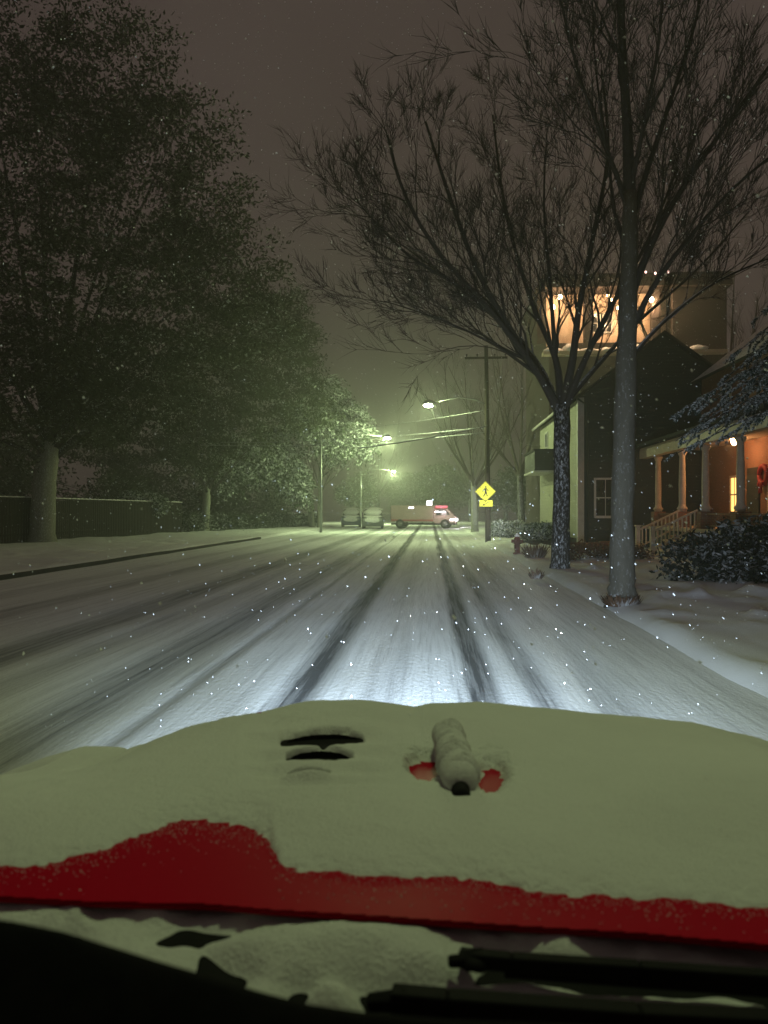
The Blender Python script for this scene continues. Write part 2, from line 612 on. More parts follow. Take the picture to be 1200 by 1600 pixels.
def utility_pole(label, loc, height, lean, sgn, armlen, lampz, power, group, shielded=False):
    t = thing('utility_pole', label, 'utility pole', loc, 0, group)
    p = MB()
    p.tube([(0, 0, -.2), (lean * .3, 0, 3), (lean * .6, 0, 6.2), (lean, 0, height)], [.15, .135, .12, .095], 12)
    p.build('pole', M['wood_pole'], t, True)
    c = MB(); z = height - .6
    c.bar((lean - 1.1, .14, z), (lean + 1.1, .14, z), .09, .11)
    co = c.build('crossarm', M['wood_pole'], t)
    for xx in (-1., -.45, .45, 1.):
        i = MB(); i.lathe([(.02, 0), (.02, .06), (.05, .08), (.045, .13), (.02, .16)], 8, (lean + xx, .14, z + .055))
        i.build('insulator', M['iron'], co, True)
    b = MB(); b.bar((lean * .8, .16, 5.7), (lean * .8, .16, 6.3), .18, .1)
    b.build('cable_bracket', M['iron'], t)
    cobra(t, (lean * .8, 0, lampz - .1), (lean * .8 + sgn * armlen, 0, lampz), power, (.74, 1., .37) if shielded else GREEN, shielded)
    return t


POLE = (3.0, 38.5, 0)
utility_pole('dark wooden utility pole carrying the yellow pedestrian sign and a street lamp', POLE, 10.2, -.1, -1, 2.95, 7.25, 1050, 'wooden utility poles')
utility_pole('wooden utility pole with a street lamp rising just beyond the hood', (3.6, 2.6, 0), 10.2, 0, -1, 3.0, 8.7, 385, 'wooden utility poles', True)


def street_lamp(label, loc, lx, lz, power):
    t = thing('street_lamp', label, 'street lamp', loc, 0, 'street lamps across the road')
    p = MB(); p.tube([(0, 0, -.2), (0, 0, 4), (0, 0, lz + .2)], [.11, .09, .07], 10)
    p.build('pole', M['galv'], t, True)
    cobra(t, (0, 0, lz), (lx - loc[0], 0, lz + .15), power)


a1 = at(604, 685, 58); street_lamp('lit street lamp reaching over the road beside the snowy evergreen boughs', (-8.6, 58, 0), a1.x, a1.z - .02, 4300)
a2 = at(614, 737, 96); street_lamp('farthest lit street lamp, low over the road above the parked car', (-9.0, 96, 0), a2.x, a2.z - .02, 6500)

# ------------------------------------------------------------------ wires
def wire(label, p, q, sag, r=.016):
    p, q = Vector(p), Vector(q)
    b = MB()
    pts = [p.lerp(q, t / 14) - Vector((0, 0, sag * 4 * (t / 14) * (1 - t / 14))) for t in range(15)]
    b.tube(pts, r, 5)
    return tag(b.build('overhead_wire', M['wire'], None, True), label, 'wire', 'overhead wires')


M['wire'] = snowy('snow_coated_cable', (.10, .10, .09), (.07, .07, .06), 5, .1, .3)
px, py = 2.93, 38.5
wire('upper of the two level snow coated wires crossing from pole toward the leafy trees', (px, py + .22, 6.02), (-13.5, 47, 6.1), .25, .018)
wire('lower of the two level snow coated wires crossing from pole toward the leafy trees', (px, py + .22, 5.75), (-14.2, 45, 5.75), .30, .018)
wire('thick snow coated cable dropping from the pole in front of the level wires', (px, py - .12, 6.05), at(560, 700, 31), .1, .026)
wire('thin wire passing below the nearest street lamp', (px, py + .2, 6.9), at(430, 680, 50), .2, .014)
wire('wire running from the pole down to the dark clapboard house', (px, py + .2, 5.9), (6.5, 43.2, 5.4), .2, .012)

# ------------------------------------------------------------------ pedestrian sign on the pole
sgp = at(758.5, 768, 38.3)
t = thing('crossing_sign', 'yellow diamond sign with black walking figure on the wooden pole', 'sign', (sgp.x, 38.3, sgp.z))
s = MB(); h = .535
s.prism([(0, -h), (h, 0), (0, h), (-h, 0)], 0, .012)
s.build('panel', M['yellow'], t)
e = MB()
o_, i_ = .515, .495
for a, b, c, d in (((0, -o_), (o_, 0), (i_, 0), (0, -i_)), ((o_, 0), (0, o_), (0, i_), (i_, 0)), ((0, o_), (-o_, 0), (-i_, 0), (0, i_)), ((-o_, 0), (0, -o_), (0, -i_), (-i_, 0))):
    e.prism([a, b, c, d], -.003, .003)
e.build('border_line', M['sign_black'], t)
w_ = MB()
w_.prism([(.045 * math.cos(a) + .015, .045 * math.sin(a) + .235) for a in np.linspace(0, 2 * math.pi, 13)[:-1]], -.004, .004)
for pl in ([(-.05, .17), (.06, .18), (.055, .0), (-.03, -.02)],
           [(-.03, .0), (.055, .0), (.02, -.12), (-.09, -.26), (-.13, -.24), (-.045, -.1)],
           [(.0, -.01), (.055, .0), (.09, -.12), (.12, -.25), (.075, -.26), (.045, -.13)],
           [(-.05, .17), (-.03, .13), (-.1, .05), (-.12, -.03), (-.16, -.02), (-.13, .08)],
           [(.04, .16), (.06, .18), (.13, .08), (.17, .03), (.145, .0), (.1, .06)]):
    w_.prism(pl, -.004, .004)
w_.build('walking_figure', M['sign_black'], t)
pq = at(759.5, 786.5, 38.3)
t = thing('arrow_plaque', 'small yellow rectangular plaque with a slanted black arrow below the diamond sign', 'sign', (pq.x, 38.3, pq.z))
s = MB(); s.box(-.335, .335, 0, .012, -.16, .16); s.build('panel', M['yellow'], t)
a = MB()
a.prism([(-.13, -.075), (-.115, -.1), (.16, .07), (.145, .095)], -.004, .004)
a.prism([(-.2, -.12), (-.06, -.11), (-.12, -.015)], -.004, .004)
a.build('arrow', M['sign_black'], t)

# ------------------------------------------------------------------ hydrant
hp = Vector((X_at(808, 26.6), 26.6, .1))
t = thing('fire_hydrant', 'dark red fire hydrant with a snow cap near the dark tree trunk', 'fire hydrant', hp)
b = MB()
b.lathe([(.15, 0), (.15, .05), (.10, .06), (.10, .36), (.13, .37), (.13, .42), (.115, .43), (.12, .5), (.105, .58), (.06, .645), (.035, .66)], 18)
b.build('body', M['hydrant'], t, True)
for ang in (0, math.pi, -math.pi / 2):
    q = MB(); d = Vector((math.cos(ang), math.sin(ang), 0))
    q.tube([d * .09 + Vector((0, 0, .46)), d * .16 + Vector((0, 0, .46)), d * .165 + Vector((0, 0, .46)), d * .2 + Vector((0, 0, .46))], [.055, .055, .07, .065], 12)
    q.build('nozzle_cap', M['hydrant'], t, True)
q = MB(); q.lathe([(.022, .655), (.022, .7), (.0, .705)], 5); q.build('operating_nut', M['iron'], t)
q = MB(); q.blob((0, 0, .655), (.115, .115, .05), 5, 12); q.blob((0, 0, .71), (.055, .055, .04), 6, 10)
tag(q.build('hydrant_snow', M['car_snow'], None, True), 'little cap of snow on top of the fire hydrant', 'snow').location = hp

# ------------------------------------------------------------------ bare trees
def rdir(d, ang, rng):
    d = d.normalized()
    o = d.orthogonal().normalized()
    q = d.cross(o)
    a = rng.uniform(0, 2 * math.pi)
    return (d * math.cos(ang) + (o * math.cos(a) + q * math.sin(a)) * math.sin(ang)).normalized()


def twigs(mb, p, d, L, r, dep, rng, up=.12, n_side=3, spread=(.3, .7)):
    """a branch that keeps forking; p start, d direction"""
    ns = 5 if dep > 1 else 3
    pts, rs = [Vector(p)], [r]
    d = d.normalized()
    for i in range(ns):
        d = (d + Vector((rng.gauss(0, .15), rng.gauss(0, .15), rng.gauss(0, .12) + up * .4))).normalized()
        pts.append(pts[-1] + d * (L / ns))
        rs.append(r * (1 - .75 * (i + 1) / ns))
    mb.tube(pts, rs, 5 if r > .03 else 3, 0, False)
    if dep <= 0: return
    kids = rng.randint(4, 6) if dep > 1 else rng.randint(4, 7)
    for j in range(kids):
        f = rng.uniform(.25, 1.)
        i = min(int(f * ns), ns - 1)
        q = pts[i].lerp(pts[i + 1], f * ns - i)
        dd = (pts[i + 1] - pts[i])
        nd = rdir(dd, rng.uniform(*spread), rng)
        nd = (nd + Vector((0, 0, up))).normalized()
        twigs(mb, q, nd, L * rng.uniform(.45, .72), max(rs[i] * .55, .006), dep - 1, rng, up, n_side, spread)


def limb(mb, pts, r0, r1, dep, rng, n=9, L=2.6, up=.18, first=.3, spread=(.3, .65)):
    pts = [Vector(p) for p in pts]
    # smooth the polyline
    sm = []
    for i in range(len(pts) - 1):
        p0, p1, p2, p3 = pts[max(i - 1, 0)], pts[i], pts[i + 1], pts[min(i + 2, len(pts) - 1)]
        for t in (0, .25, .5, .75):
            sm.append(.5 * ((2 * p1) + (p2 - p0) * t + (2 * p0 - 5 * p1 + 4 * p2 - p3) * t * t + (3 * p1 - p0 - 3 * p2 + p3) * t ** 3))
    sm.append(pts[-1])
    N = len(sm)
    rs = [r0 + (r1 - r0) * (i / (N - 1)) ** .8 for i in range(N)]
    mb.tube(sm, rs, 8, 0, False)
    for j in range(n):
        f = first + (1 - first) * (j + rng.random()) / n
        i = min(int(f * (N - 1)), N - 2)
        q = sm[i].lerp(sm[i + 1], f * (N - 1) - i)
        nd = rdir(sm[i + 1] - sm[i], rng.uniform(*spread), rng)
        nd = (nd + Vector((0, 0, up))).normalized()
        twigs(mb, q, nd, L * rng.uniform(.7, 1.2) * (1.15 - .5 * f), max(rs[i] * .5, .014), dep, rng, up, 3, spread)


def trunk_mesh(pts, rads, seed, n=16, amp=.06):
    rng = random.Random(seed)
    mb = MB()
    P, Rr = [], []
    for i in range(len(pts) - 1):
        for t in (0, .2, .4, .6, .8):
            P.append(Vector(pts[i]).lerp(Vector(pts[i + 1]), t) + Vector((rng.uniform(-.01, .01), rng.uniform(-.01, .01), 0)))
            Rr.append((rads[i] * (1 - t) + rads[i + 1] * t) * (1 + rng.uniform(-amp, amp) * .4))
    P.append(Vector(pts[-1])); Rr.append(rads[-1])
    mb.tube(P, Rr, n)
    # roots flare
    return mb


# dark street tree with a spreading vase crown
rng = random.Random(3)
b0 = Vector((X_at(875, 19.7), 19.7, 0))
t = thing('bare_tree', 'dark trunked bare tree with wide vase crown, behind the hydrant', 'tree', b0, 0)
L0 = lambda u, v, Y: at(u, v, Y) - b0
fork = L0(878, 632, 19.7)
tm = trunk_mesh([(0, 0, -.1), (0, 0, .25), (.03, 0, 1.5), (.05, 0, 3.), fork], [.34, .25, .225, .215, .22], 4)
tr = tm.build('trunk', M['bark'], t, True)
cb = MB()
limbs = [
    ([(872, 640, 19.7), (845, 590, 19.6), (800, 520, 19.3), (745, 420, 19), (700, 300, 18.8), (665, 190, 18.6)], .15),
    ([(868, 635, 19.7), (835, 575, 19.4), (770, 490, 18.6), (690, 400, 17.8), (635, 310, 17.2), (605, 210, 17)], .12),
    ([(876, 630, 19.8), (868, 560, 20), (830, 470, 20.4), (790, 330, 20.8), (770, 180, 21)], .13),
    ([(880, 630, 19.7), (895, 560, 19.4), (905, 480, 19.2), (925, 380, 19), (950, 240, 18.8), (940, 110, 18.5)], .14),
    ([(884, 635, 19.6), (915, 560, 19.2), (960, 470, 18.8), (1010, 380, 18.4), (1060, 260, 18)], .12),
    ([(884, 630, 19.8), (930, 575, 20.4), (1000, 500, 21), (1090, 420, 21.6), (1170, 330, 22)], .10),
    ([(870, 628, 19.9), (835, 560, 20.8), (760, 480, 21.8), (680, 420, 22.6), (610, 370, 23)], .10),
    ([(800, 520, 19.3), (720, 450, 18.8), (640, 400, 18.4), (585, 345, 18), (555, 310, 18)], .07),
    ([(845, 590, 19.6), (775, 540, 19), (690, 500, 18.4), (600, 470, 18)], .06),
    ([(868, 560, 20), (860, 450, 20), (850, 320, 20), (855, 200, 20)], .08),
]
for pts, r in limbs:
    limb(cb, [L0(*p) for p in pts], r * .9, r * .2, 3, rng, 12, 2.0, .12, .2, (.25, .72))
cb.build('crown', M['twig'], t, False)

# slim pale tree near the shrub
rng = random.Random(8)
b0 = Vector((X_at(972, 12.6), 12.6, 0))
t = thing('bare_tree', 'tall slim pale trunked bare tree leaning over the snowy verge, dark tuft at its foot', 'tree', b0, 0)
tm = trunk_mesh([(0, 0, -.1), (0, 0, .12), (-.0, 0, .45), L0(972, 800, 12.6), L0(978, 600, 12.6), L0(983, 420, 12.6), L0(984, 300, 12.6)], [.33, .26, .20, .185, .165, .135, .115], 6, 22, .22)
tm.build('trunk', M['pale_bark'], t, True)
cb = MB()
limbs = [
    ([(984, 310, 12.6), (980, 200, 12.6), (972, 60, 12.6), (968, -80, 12.6), (960, -260, 12.6)], .11),
    ([(982, 330, 12.6), (962, 270, 12.6), (935, 200, 12.5), (900, 100, 12.4), (872, -20, 12.3)], .055),
    ([(984, 470, 12.6), (1010, 400, 12.6), (1050, 320, 12.7), (1110, 230, 12.9), (1190, 120, 13.2), (1290, -20, 13.5)], .075),
    ([(984, 520, 12.6), (1020, 450, 12.4), (1070, 380, 12.2), (1150, 290, 12), (1260, 200, 11.8)], .06),
    ([(985, 350, 12.6), (1010, 270, 12.8), (1050, 150, 13), (1090, 20, 13.2), (1110, -120, 13.4)], .06),
    ([(984, 300, 12.6), (1005, 200, 12.3), (1030, 60, 12), (1040, -100, 11.8)], .05),
    ([(982, 400, 12.6), (960, 330, 12.9), (950, 240, 13.2), (930, 100, 13.6), (925, -40, 14)], .04),
    ([(984, 560, 12.6), (1040, 500, 13), (1120, 440, 13.6), (1210, 400, 14.2)], .045),
]
for pts, r in limbs:
    limb(cb, [L0(*p) for p in pts], r, r * .3, 3, rng, 9, 1.9, .13, .25, (.22, .62))
cb.build('crown', M['pale_twig'], t, False)
# tuft of dead grass at its foot
def tuft(name, label, cat, c, n, hgt, r, mat, seed, group=None):
    rr = np.random.default_rng(seed)
    a = rr.uniform(0, 6.28, n); q = r * np.sqrt(rr.random(n))
    base = np.stack([q * np.cos(a), q * np.sin(a), np.zeros(n) - .03], -1)
    d = np.stack([np.cos(a) * rr.uniform(.1, .9, n), np.sin(a) * rr.uniform(.1, .9, n), rr.uniform(.6, 1.2, n)], -1)
    tip = base + d * hgt * rr.uniform(.5, 1.1, (n, 1))
    s = np.stack([-np.sin(a), np.cos(a), np.zeros(n)], -1) * rr.uniform(.006, .018, (n, 1))
    mid = base * .5 + tip * .5
    V = np.stack([base - s, base + s, mid + s * 1.6, tip, mid - s * 1.6], 1)
    o = facemesh(name, V, None, mat)
    o.location = c
    return tag(o, label, cat, group)


tuft('grass_tuft', 'dark dead tuft at the foot of the slim pale tree', 'plant', (b0.x - .08, b0.y - .28, .1), 700, .17, .26, M['bronze'], 2)
tuft('small_shrub', 'small dark shrub in the snow between hydrant and dark tree', 'plant', at(836, 868, 24.5) * 1, 420, .5, .3, M['bronze'], 3).location.z = .1
tuft('grass_tuft', 'tiny dark tuft poking out of the kerb snow in front of the hydrant', 'plant', Vector((X_at(838, 17.2), 17.2, .1)), 120, .2, .13, M['bronze'], 4)


def generic_bare(label, u, Y, H, lean, seed, mat_t, mat_c, dep=2, n=10, group=None, dens=7):
    rng = random.Random(seed)
    b0 = Vector((X_at(u, Y), Y, 0))
    t = thing('bare_tree', label, 'tree', b0, 0, group)
    fz = H * .3
    trunk_mesh([(0, 0, -.1), (0, 0, .4), (lean * .3, 0, fz)], [.02 * H + .1, .018 * H + .03, .015 * H], seed).build('trunk', mat_t, t, True)
    cb = MB()
    for i in range(n):
        a = 6.28 * i / n + rng.uniform(-.3, .3)
        s = rng.uniform(.15, .42)
        top = Vector((lean + math.cos(a) * H * s, math.sin(a) * H * s, H * rng.uniform(.75, 1.02)))
        st = Vector((lean * .3, 0, fz * rng.uniform(.85, 1.)))
        mid = st.lerp(top, .45) + Vector((math.cos(a), math.sin(a), 0)) * H * .05
        limb(cb, [st, mid, top], .008 * H, .02, dep, rng, dens, H * .15, .15, .25, (.25, .6))
    cb.build('crown', mat_c, t, False)
    return t


generic_bare('bare tree behind the porch house at the frame edge', 1130, 44, 17, .5, 21, M['bark'], M['twig'], 2, 9, 'bare trees behind the houses')
generic_bare('bare tree standing behind the low end of the clapboard house', 815, 58, 15, -.5, 22, M['bark'], M['twig'], 2, 9, 'bare trees behind the houses')
generic_bare('slender bare tree beside the road past the yellow sign', 742, 55, 13, -.3, 23, M['grey_bark'], M['twig'], 2, 8)
generic_bare('hazy bare tree beyond the parked car', 500, 92, 15, .5, 24, M['bark'], M['twig'], 2, 9, 'hazy bare trees far down the road')
generic_bare('hazy bare tree behind the farthest street lamp', 590, 120, 17, .3, 25, M['bark'], M['twig'], 2, 9, 'hazy bare trees far down the road')
generic_bare('hazy bare tree behind the emergency truck', 735, 110, 16, -.4, 26, M['bark'], M['twig'], 2, 9, 'hazy bare trees far down the road')

# ------------------------------------------------------------------ leafy trees
def leaves(n_clump, per, blobs, size, seed, shell=.5, droop=0., cl=.6, flat=.4):
    rr = np.random.default_rng(seed)
    B = np.array([[*c, r] for c, r in blobs], float)
    wgt = B[:, 3] ** 2.2; wgt /= wgt.sum()
    bi = rr.choice(len(B), n_clump, p=wgt)
    d = rr.normal(size=(n_clump, 3)); d /= np.linalg.norm(d, axis=1, keepdims=True)
    rad = (shell + (1 - shell) * rr.random((n_clump, 1)) ** .6)
    d[:, 2] *= .85
    C = B[bi, :3] + d * rad * B[bi, 3:4]
    N = n_clump * per
    C = np.repeat(C, per, 0); D = np.repeat(d, per, 0)
    o = rr.normal(size=(N, 3)) * cl * .5
    o[:, 2] *= flat
    P = C + o
    # droop away from the clump centre
    P[:, 2] -= droop * (o[:, 0] ** 2 + o[:, 1] ** 2)
    ax = D * .5 + rr.normal(size=(N, 3)) * .6; ax[:, 2] -= droop * .8
    ax /= np.linalg.norm(ax, axis=1, keepdims=True)
    t2 = rr.normal(size=(N, 3)); t2 -= (t2 * ax).sum(1, keepdims=True) * ax
    t2 /= np.linalg.norm(t2, axis=1, keepdims=True)
    s = size * rr.uniform(.5, 1.3, (N, 1))
    V = np.stack([P - ax * s, P + t2 * s * .42 - ax * s * .1, P + ax * s, P - t2 * s * .42 - ax * s * .1], 1)
    return V


def leafy(name, label, base, trunk_pts, trunk_r, limb_r, blobs, ncl, per, size, seed, mt, ml, group=None, **kw):
    base = Vector(base)
    t = thing(name, label, 'tree', base, 0, group)
    mb = trunk_mesh([Vector(p) - base for p in trunk_pts], trunk_r, seed)
    top = Vector(trunk_pts[-1]) - base
    rng = random.Random(seed)
    for c, r in blobs:
        c = Vector(c) - base
        st = top - Vector((0, 0, rng.uniform(0, .25) * (top.z)))
        mid = st.lerp(c, .5) + Vector((0, 0, .06 * (c - st).length))
        mb.tube([st, st.lerp(mid, .5), mid, c], [limb_r, limb_r * .7, limb_r * .4, .02], 7, 1)
    mb.build('trunk', [mt, M['bark']], t, True)
    V = leaves(ncl, per, [((Vector(c) - base), r) for c, r in blobs], size, seed, **kw)
    facemesh('crown', V, None, ml, t)
    return t


def bl(lst):
    return [(at(u, v, Y), r) for u, v, Y, r in lst]


b1 = Vector((X_at(66, 35.2), 35.2, .15))
leafy('leafy_tree', 'huge dark leafy tree with a thick pale trunk in front of the board fence', b1,
      [b1 - Vector((0, 0, .3)), b1 + Vector((.0, 0, .4)), b1 + Vector((.12, 0, 3)), at(78, 690, 35.2)], [.8, .60, .52, .50], .22,
      bl([(60, 250, 34, 5.2), (190, 310, 35, 5.4), (270, 215, 36, 3.3), (90, 500, 33, 4.6), (250, 460, 36, 4.6), (350, 420, 38, 3.6), (-90, 420, 32, 6), (-20, 110, 34, 5), (170, 120, 35, 4.2), (395, 510, 40, 3), (-60, 600, 31, 3.6), (60, 600, 34, 3.2), (330, 330, 38, 3), (150, 610, 34, 3.2), (230, 590, 35, 3.0), (-20, 680, 33, 2.4), (300, 520, 38, 3.2), (130, 560, 33, 3)]),
      1500, 62, .13, 31, M['grey_bark'], M['leaf'], cl=.95, flat=.4, shell=.3, droop=.12)
b2 = Vector((-17.3, 56, .1))
leafy('leafy_tree', 'dark leafy tree bulging over the clipped hedge', b2,
      [b2 - Vector((0, 0, .3)), b2 + Vector((0, 0, .4)), b2 + Vector((.2, 0, 3.5))], [.42, .32, .28], .13,
      bl([(330, 590, 52, 4.6), (420, 560, 54, 4.), (230, 640, 50, 3.8), (470, 630, 57, 2.8), (380, 670, 54, 3), (300, 700, 52, 2.8), (140, 660, 47, 3), (440, 500, 55, 3)]),
      800, 56, .15, 32, M['grey_bark'], M['leaf'], cl=.95, flat=.35, shell=.35, droop=.15)
b3 = Vector((X_at(487, 73), 73, .05))
leafy('evergreen_tree', 'evergreen with drooping snow laden boughs beside the hedge end', b3,
      [b3 - Vector((0, 0, .3)), b3 + Vector((0, 0, .4)), b3 + Vector((-.2, -.4, 4.2))], [.34, .3, .24], .09,
      bl([(440, 715, 66, 2.1), (466, 760, 66, 1.45), (474, 778, 67, .9), (452, 738, 65, 1.6), (400, 725, 64, 2.0), (350, 740, 63, 2.0), (415, 690, 66, 2), (365, 700, 64, 1.8)]),
      620, 30, .17, 33, M['grey_bark'], M['needle'], cl=.75, flat=.22, droop=.9, shell=.55)
b4 = Vector((-10.6, 70.5, .05))
leafy('evergreen_tree', 'evergreen with bright snowy boughs reaching toward the lit street lamp', b4,
      [b4 - Vector((0, 0, .3)), b4 + Vector((0, 0, .4)), b4 + Vector((.2, -.6, 6))], [.28, .24, .18], .08,
      bl([(540, 690, 64, 1.8), (505, 672, 64, 2.1), (572, 703, 64, 1.1), (545, 655, 66, 2.), (505, 620, 67, 2.6), (560, 672, 63, 1.2), (520, 705, 66, 1.3), (470, 650, 66, 2.2)]),
      620, 30, .17, 34, M['grey_bark'], M['needle'], cl=.8, flat=.22, droop=.8, shell=.5)
for i_, (lab, u, Y, H, sd) in enumerate((('dark bushy tree filling the space behind the board fence at the frame edge', 60, 60, 13, 71), ('dark bushy tree behind the fence end and the snow dusted bush', 235, 68, 11, 72), ('dark bushy tree standing close behind the clipped hedge', 370, 84, 10, 73))):
    b = Vector((X_at(u, Y), Y, 0)); rr = random.Random(sd)
    blobs = [(b + Vector((rr.uniform(-.5, .5) * H, rr.uniform(-.15, .15) * H, H * z_)), H * rr.uniform(.2, .3)) for z_ in (.14, .16, .2, .3, .4, .5, .6, .7, .15, .25)]
    leafy('leafy_tree', lab, b, [b - Vector((0, 0, .3)), b + Vector((0, 0, .5)), b + Vector((0, 0, H * .35))], [.3, .25, .2], .08, blobs, 420, 42, .2, sd, M['bark'], M['leaf'], 'dark trees behind the fence and hedge', cl=1.2, flat=.45, shell=.3)
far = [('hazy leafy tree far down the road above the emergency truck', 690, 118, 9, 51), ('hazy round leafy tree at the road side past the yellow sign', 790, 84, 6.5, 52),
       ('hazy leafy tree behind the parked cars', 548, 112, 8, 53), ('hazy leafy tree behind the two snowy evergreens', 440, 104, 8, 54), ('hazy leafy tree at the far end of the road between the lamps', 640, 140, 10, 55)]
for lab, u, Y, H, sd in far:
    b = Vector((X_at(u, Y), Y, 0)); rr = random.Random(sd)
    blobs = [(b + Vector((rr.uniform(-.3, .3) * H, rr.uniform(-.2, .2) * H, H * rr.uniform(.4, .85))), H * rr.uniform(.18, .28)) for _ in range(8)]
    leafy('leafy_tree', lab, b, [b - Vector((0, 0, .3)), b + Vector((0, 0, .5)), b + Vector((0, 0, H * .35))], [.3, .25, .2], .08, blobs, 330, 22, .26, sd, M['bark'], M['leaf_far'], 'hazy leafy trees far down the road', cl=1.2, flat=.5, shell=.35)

# conifer whose boughs reach in from the lawn
def conifer_boughs():
    b = Vector((7.6, 10.6, .1))
    t = thing('conifer', 'snow dusted conifer whose long boughs sweep in front of the porch', 'tree', b)
    mb = trunk_mesh([(0, 0, -.2), (0, 0, .5), (0, 0, 9)], [.26, .22, .06], 41)
    rr = random.Random(44)
    Vs = []
    rg = np.random.default_rng(45)
    targets = [(1045, 655), (1075, 690), (1050, 712), (1090, 640), (1120, 600), (1100, 690), (1170, 560), (1140, 560), (1195, 600), (1180, 500), (1200, 520), (1100, 650), (1150, 620), (1175, 630), (1230, 650), (1065, 640), (1085, 672), (1130, 650), (1120, 690), (1160, 655), (1135, 590), (1190, 575), (1110, 625), (1205, 540), (1055, 690), (1180, 540)]
    for i, (u, v) in enumerate(targets):
        Y = rr.uniform(12, 13.6)
        tip = at(u, v, Y) - b
        st = Vector((0, 0, tip.z + rr.uniform(1.2, 2.2)))
        mid = st.lerp(tip, .55) + Vector((0, 0, .25))
        pts = [st, st.lerp(mid, .5) + Vector((0, 0, .1)), mid, mid.lerp(tip, .5) + Vector((0, 0, .05)), tip]
        mb.tube(pts, [.035, .03, .022, .015, .006], 5)
        # side twigs along the outer part, each lined with needles
        A = np.array([list(p) for p in pts])
        for k in range(34):
            f = (.12 + .88 * rg.random()) * 4
            i0 = min(int(f), 3); fr = f - i0
            p0 = A[i0] * (1 - fr) + A[i0 + 1] * fr
            D = A[i0 + 1] - A[i0]; D /= np.linalg.norm(D)
            sd = np.cross(D, [0, 0, 1.]); sd /= np.linalg.norm(sd)
            sgn = 1 if k % 2 else -1
            ln = (.48 - .07 * f) * rg.uniform(.6, 1.25)
            tw = D * .75 + sd * sgn * .75 + rg.normal(size=3) * .12; tw[2] -= .35; tw /= np.linalg.norm(tw)
            e0 = p0 + tw * ln + np.array([0, 0, -.12 * ln])
            mb.tube([Vector(p0), Vector((p0 + e0) / 2 + np.array([0, 0, .02])), Vector(e0)], [.006, .004, .002], 3, 0, False)
            n = int(90 * ln / .4) + 10
            g = rg.random((n, 1))
            P = p0 * (1 - g) + e0 * g + np.array([0, 0, .02]) * (g * (1 - g) * 4)
            q1 = rg.normal(size=(n, 3)); q1 -= (q1 @ tw)[:, None] * tw; q1 /= np.linalg.norm(q1, axis=1, keepdims=True)
            ax = q1 * .75 + tw * .6; ax[:, 2] -= .1; ax /= np.linalg.norm(ax, axis=1, keepdims=True)
            t2 = np.cross(ax, rg.normal(size=(n, 3))); t2 /= np.linalg.norm(t2, axis=1, keepdims=True)
            sl = rg.uniform(.03, .055, (n, 1))
            Vs.append(np.stack([P, P + ax * sl * .5 + t2 * .010, P + ax * sl, P + ax * sl * .5 - t2 * .010], 1))
    mb.build('trunk', M['bark'], t, True)
    facemesh('crown', np.concatenate(Vs), None, M['needle_blue'], t)


conifer_boughs()

# ------------------------------------------------------------------ shrubs and hedges
def shrub(name, label, c, blobs, ncl, per, size, seed, mat, cat='shrub', group=None, **kw):
    c = Vector(c)
    t = thing(name, label, cat, c, 0, group)
    rr = random.Random(seed)
    for (p, r) in blobs:
        for _ in range(2):
            mb = MB()
            e = Vector(p) + Vector((rr.uniform(-r, r) * .5, rr.uniform(-r, r) * .5, r * .3))
            mb.tube([(p[0] * .5, p[1] * .5, -.1), Vector(p) * .7, e], [.03, .02, .006], 5)
            mb.build('stem', M['bark'], t)
    facemesh('foliage', leaves(ncl, per, [(Vector(p), r) for p, r in blobs], size, seed, **kw), None, mat, t)
    return t


shrub('evergreen_bush', 'large dark spreading bush with snow on top, on the lawn before the porch', (6.9, 16.6, .1),
      [((-1.0, 0, .35), .75), ((0, .2, .5), .9), ((1.0, 0, .55), .95), ((2.0, .2, .45), .9), ((-.5, -.7, .25), .6), ((.7, -.8, .3), .7), ((1.9, -.8, .3), .7)], 800, 24, .07, 61, M['yew'], cl=.32, flat=.5, shell=.6)
shrub('snowy_bush', 'snow laden bush by the pale wall behind the hydrant', (X_at(838, 35), 35, .1),
      [((-.3, 0, .5), .55), ((.35, .1, .6), .6), ((0, -.3, .35), .5), ((.8, 0, .4), .5)], 260, 22, .09, 62, M['needle'], cl=.35, flat=.3, droop=.6, shell=.5)
shrub('snowy_bush', 'thin snow laden bush just past the yellow sign pole', (X_at(795, 44), 44, .1),
      [((-.5, 0, .5), .6), ((.3, .1, .55), .6), ((1., 0, .4), .5)], 200, 22, .09, 63, M['needle'], cl=.35, flat=.3, droop=.6, shell=.5)
shrub('withered_bush', 'low reddish withered bush beside the stair foot', (X_at(930, 23), 23, .1),
      [((-.7, 0, .25), .4), ((0, .2, .25), .4), ((.7, 0, .2), .4), ((1.3, .2, .2), .35)], 200, 20, .06, 64, M['bronze'], cl=.25, flat=.5, shell=.3)
shrub('withered_bush', 'low brown withered bush growing along the porch wall', (8.7, 24.2, .1),
      [((-.2, 1.8, .3), .45), ((0, .4, .35), .5), ((0, -.8, .35), .55), ((-.1, -2.2, .35), .5)], 220, 20, .06, 65, M['bronze'], cl=.25, flat=.5, shell=.3)
shrub('snowy_bush', 'snow dusted bush peeking over the board fence', (-19.8, 50, .1),
      [((0, 0, 1.6), 1.0), ((-1, 1, 2.2), 1.0), ((1., -1, 2.0), 1.0), ((.5, 2, 1.6), 1.0)], 300, 22, .12, 66, M['needle'], cl=.5, flat=.25, droop=.5, shell=.5)

